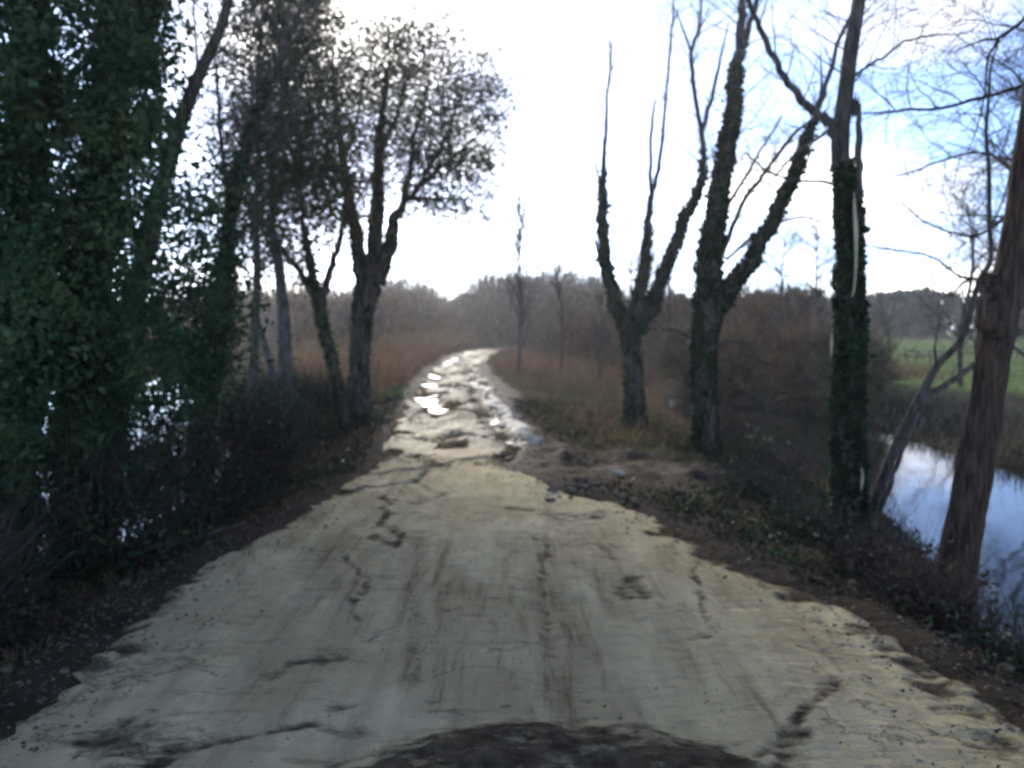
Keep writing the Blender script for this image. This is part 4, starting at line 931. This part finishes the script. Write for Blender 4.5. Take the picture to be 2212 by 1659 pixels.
# ------------------------------------------------------------------ fallen sticks, stones and clods
def stick(label, a, c, r, seed, m='bark_pale'):
    rng = np.random.default_rng(seed); rows = []
    for t_ in np.linspace(0, 1, 7):
        x = a[0]*(1-t_)+c[0]*t_+rng.normal()*.03; y = a[1]*(1-t_)+c[1]*t_+rng.normal()*.03
        rows.append([x, y, ground_z(x, y)+r*.8+.02, r*(1-.6*t_)])
    o = (rows[0][0], rows[0][1], rows[0][2]); root = empty('fallen_branch', o, label, 'branch')
    s = spline(np.array(rows), 4); mb = MB(); tube(mb, s, 7, .2, seed, True); mb.build('stem', M[m], root, o, True)
    for k in (2, 4):
        d = np.array([rng.normal(), rng.normal(), .5]); mb = MB()
        twig_spray(mb, rows[k][:3], d, .35, r*.4, 1, rng); mb.build('side_twig', M['twig'], root, o)
stick('long pale fallen branch lying along the left bank', G(280, 1222, -.15), G(525, 1165, -.12), .022, 41)
stick('thin pale stick on the right bank by the torn tree', G(1740, 1165, -.3), G(1800, 1115, -.35), .013, 42)
stick('reddish broken branch on the mud spur', G(1290, 940, -.1), G(1345, 915, -.1), .03, 43, 'bark_red')

def lump(name, label, cat, x, y, z, s, seed, m, group, flat=.6):
    rng = np.random.default_rng(seed)
    th = np.linspace(0, math.pi, 8); ph = np.linspace(0, 2*math.pi, 12, endpoint=False); v = []
    TH, PH = np.meshgrid(th, ph, indexing='ij'); u = np.stack([np.sin(TH)*np.cos(PH), np.sin(TH)*np.sin(PH), np.cos(TH)], -1)
    r_ = s*(.6+.8*fbm(u[..., 0]*1.6+seed, u[..., 1]*1.6, u[..., 2]*1.6, seed, 3)); q_ = u*r_[..., None]*np.array([1.2, .9, flat])
    i = (np.arange(7)[:, None]*12+np.arange(12)[None, :]); jn = (np.arange(7)[:, None]*12+(np.arange(12)[None, :]+1) % 12)
    mb = MB(); mb.add(q_.reshape(-1, 3)+np.array([x, y, z]), np.stack([i, i+12, jn+12, jn], -1).reshape(-1, 4))
    return tag(mb.build(name, M[m], origin=(x, y, z), smooth=True), label, cat, group)
gs = 'pale clods thrown up along the right rim of the track'
rng = np.random.default_rng(77); line = [G(a, b_)[:2] for a, b_ in ((1040, 832), (1065, 865), (1095, 900), (1125, 935), (1150, 960))]
for k in range(60):
    t_ = rng.random()*3.999; i_ = int(t_); q_ = line[i_]*(1-(t_-i_))+line[i_+1]*(t_-i_); s_ = rng.uniform(.02, .065)
    x, y = q_[0]+rng.normal()*.10, q_[1]+rng.normal()*.3
    lump('sand_clod', 'pale clod of sand on the right rim of the churned track', 'clod', x, y, .0, s_, 700+k, 'stone', gs)
x, y = G(1150, 955)[:2]; lump('pale_rock', 'largest pale lump at the end of the rim of clods', 'rock', x, y, .02, .09, 760, 'stone', None, .8)
x, y = G(1338, 1030, -.08)[:2]; lump('white_stone', 'white stone standing in the dark mud of the spur', 'stone', x, y, ground_z(x, y)+.02, .05, 761, 'stone', None, .9)
gc = 'earth clods at the mouth of the mud spur'
for k in range(26):
    px, py = rng.uniform(1180, 1380), rng.uniform(1045, 1100)
    x, y = G(px, py, -.05)[:2]; lump('earth_clod', 'small grey-brown earth clod at the mouth of the mud spur', 'clod', x, y, max(ground_z(x, y), -.1)+.02, rng.uniform(.02, .05), 780+k, 'clod', gc)
gd = 'dark clods along the rims of the spread sand'
for k in range(60):
    y = rng.uniform(3.2, 8.5); sd_ = rng.random() < .5; x = (lerp(TL, y)+rng.normal()*.12) if sd_ else (lerp(TR, y)+rng.normal()*.12)
    lump('rim_clod', 'small brown clod on the crumbling rim of the spread sand', 'clod', x, y, -.04, rng.uniform(.015, .04), 820+k, 'clod', gd)

def crumbs(name, label, m, pos, size, seed):
    rng = np.random.default_rng(seed); n_ = len(pos); d = rng.normal(size=(n_, 4, 3)); d /= np.linalg.norm(d, axis=2)[..., None]
    v = pos[:, None, :] + d*(size*rng.uniform(.4, 1.2, n_)**2)[:, None, None]*np.array([1.2, 1.2, .7])
    b_ = np.arange(n_)[:, None]*4; mb = MB(); mb.add(v.reshape(-1, 3), np.concatenate([b_+np.array([q]) for q in ([0, 1, 2], [0, 2, 3], [0, 3, 1], [1, 3, 2])]))
    return tag(mb.build(name, M[m], kind='stuff'), label, 'crumbs')
rng = np.random.default_rng(88)
def edge_pos(n_, sd_in, sd_out, y0, y1, zt):
    y = y0*np.exp(rng.random(n_)*math.log(y1/y0)); left = rng.random(n_) < .5
    o_ = np.where(rng.random(n_) < .5, -np.abs(rng.normal(size=n_))*sd_in, np.abs(rng.normal(size=n_))*sd_out)
    x = np.where(left, lerp(TL, y)-o_, lerp(TR, y)+o_); z = np.where(o_ > 0.02, height(x, y), zt); return np.stack([x, y, z+.004], 1)
crumbs('soil_crumbs', 'brown crumbs of soil scattered over the rims of the sand', 'clod', edge_pos(7000, .35, .15, 2.6, 18, .008), .015, 91)
yy_ = 2.6*np.exp(rng.random(2600)*math.log(9/2.6)); xx_ = rng.uniform(-1.9, 1.7, 2600); kk_ = fbm(xx_*1.4, yy_*1.4, 0, 93, 3) > .52
crumbs('grit', 'fine brown grit strewn over the spread sand', 'clod', np.stack([xx_, yy_, np.full(2600, .02)], 1)[kk_], .008, 92)

# ------------------------------------------------------------------ picnic tables in the meadow
def picnic(label, px, py, rz):
    p = G(px, py, -.42); x, y = p[0], p[1]; z = ground_z(x, y)
    t = empty('picnic_table', (x, y, z), label, 'picnic table', 'picnic tables in the meadow'); t.rotation_euler = (0, 0, rz)
    def bx(nm, c, s, tilt=0):
        mb = MB(); sx, sy, sz = [a/2 for a in s]; v = np.array([(a*sx, b_*sy, e*sz) for a in (-1, 1) for b_ in (-1, 1) for e in (-1, 1)])
        if tilt: v = v @ np.array([[1, 0, 0], [0, math.cos(tilt), -math.sin(tilt)], [0, math.sin(tilt), math.cos(tilt)]])
        mb.add(v+np.array(c), [[0, 1, 3, 2], [4, 6, 7, 5], [0, 4, 5, 1], [2, 3, 7, 6], [0, 2, 6, 4], [1, 5, 7, 3]]); mb.build(nm, M['table'], t)
    for k in range(5): bx('top_plank', (0, -.30+.15*k, .74), (2.0, .14, .045))
    for s in (-1, 1):
        for k in range(2): bx('bench_plank', (0, s*(.66+.13*k), .44), (2.0, .12, .045))
    for s in (-1, 1):
        bx('seat_rail', (s*.72, 0, .385), (.05, 1.5, .07)); bx('top_rail', (s*.72, 0, .68), (.05, .68, .07))
        for q_ in (-1, 1): bx('leg', (s*.77, q_*.42, .35), (.05, .09, .80), q_*.45)
picnic('weathered picnic table with pale bench on the green meadow', 1995, 785, R(12))
picnic('small distant picnic table just behind the red-barked tree', 2088, 762, R(-10))
picnic('picnic table right of the red-barked trunk', 2205, 772, R(20))

# ------------------------------------------------------------------ far wood on the skyline
rng = np.random.default_rng(55); mb = MB()
xs = np.concatenate([rng.uniform(20, 200, 230), rng.uniform(-150, -26, 90)])
for x in xs:
    y = rng.uniform(150, 185) if x > 0 else rng.uniform(150, 190)
    z = ground_z(x, y); H = rng.uniform(7.2, 9.6)*(1 if x > 50 else .85); n_ = 190
    tt = rng.random(n_)**.8; rad = (1.15-tt)*rng.uniform(1.9, 2.8); a = rng.uniform(0, 6.28, n_)
    pos = np.stack([x+np.cos(a)*rad, y+np.sin(a)*rad, z+.2+tt*H*.92], 1); d = np.stack([np.cos(a)*.7, np.sin(a)*.7, rng.uniform(-.1, .9, n_)], 1)
    slivers(mb, pos, d, 1.5, .8, rng)
tag(mb.build('far_wood', M['conifer'], kind='stuff'), 'dark far-off wood along the skyline', 'wood')

# ------------------------------------------------------------------ haze
HAZE = 0.0006
vm = bpy.data.materials.new('haze'); vm.use_nodes = True
n, l = vm.node_tree.nodes, vm.node_tree.links
n.remove(n['Principled BSDF'])
pv = n.new('ShaderNodeVolumePrincipled'); pv.inputs['Color'].default_value = (0.95, 0.96, 0.98, 1)
pv.inputs['Density'].default_value = HAZE; pv.inputs['Anisotropy'].default_value = 0.72
l.new(pv.outputs[0], n['Material Output'].inputs['Volume'])
hx0, hx1, hy0, hy1, hz0, hz1 = -720, 720, -20, 920, -3.2, 16
mb = MB(); mb.add([(a, b_, e) for a in (hx0, hx1) for b_ in (hy0, hy1) for e in (hz0, hz1)], [[0, 1, 3, 2], [4, 6, 7, 5], [0, 4, 5, 1], [2, 3, 7, 6], [0, 2, 6, 4], [1, 5, 7, 3]])
tag(mb.build('haze', vm, kind='stuff'), 'thin winter haze over the whole valley', 'haze')
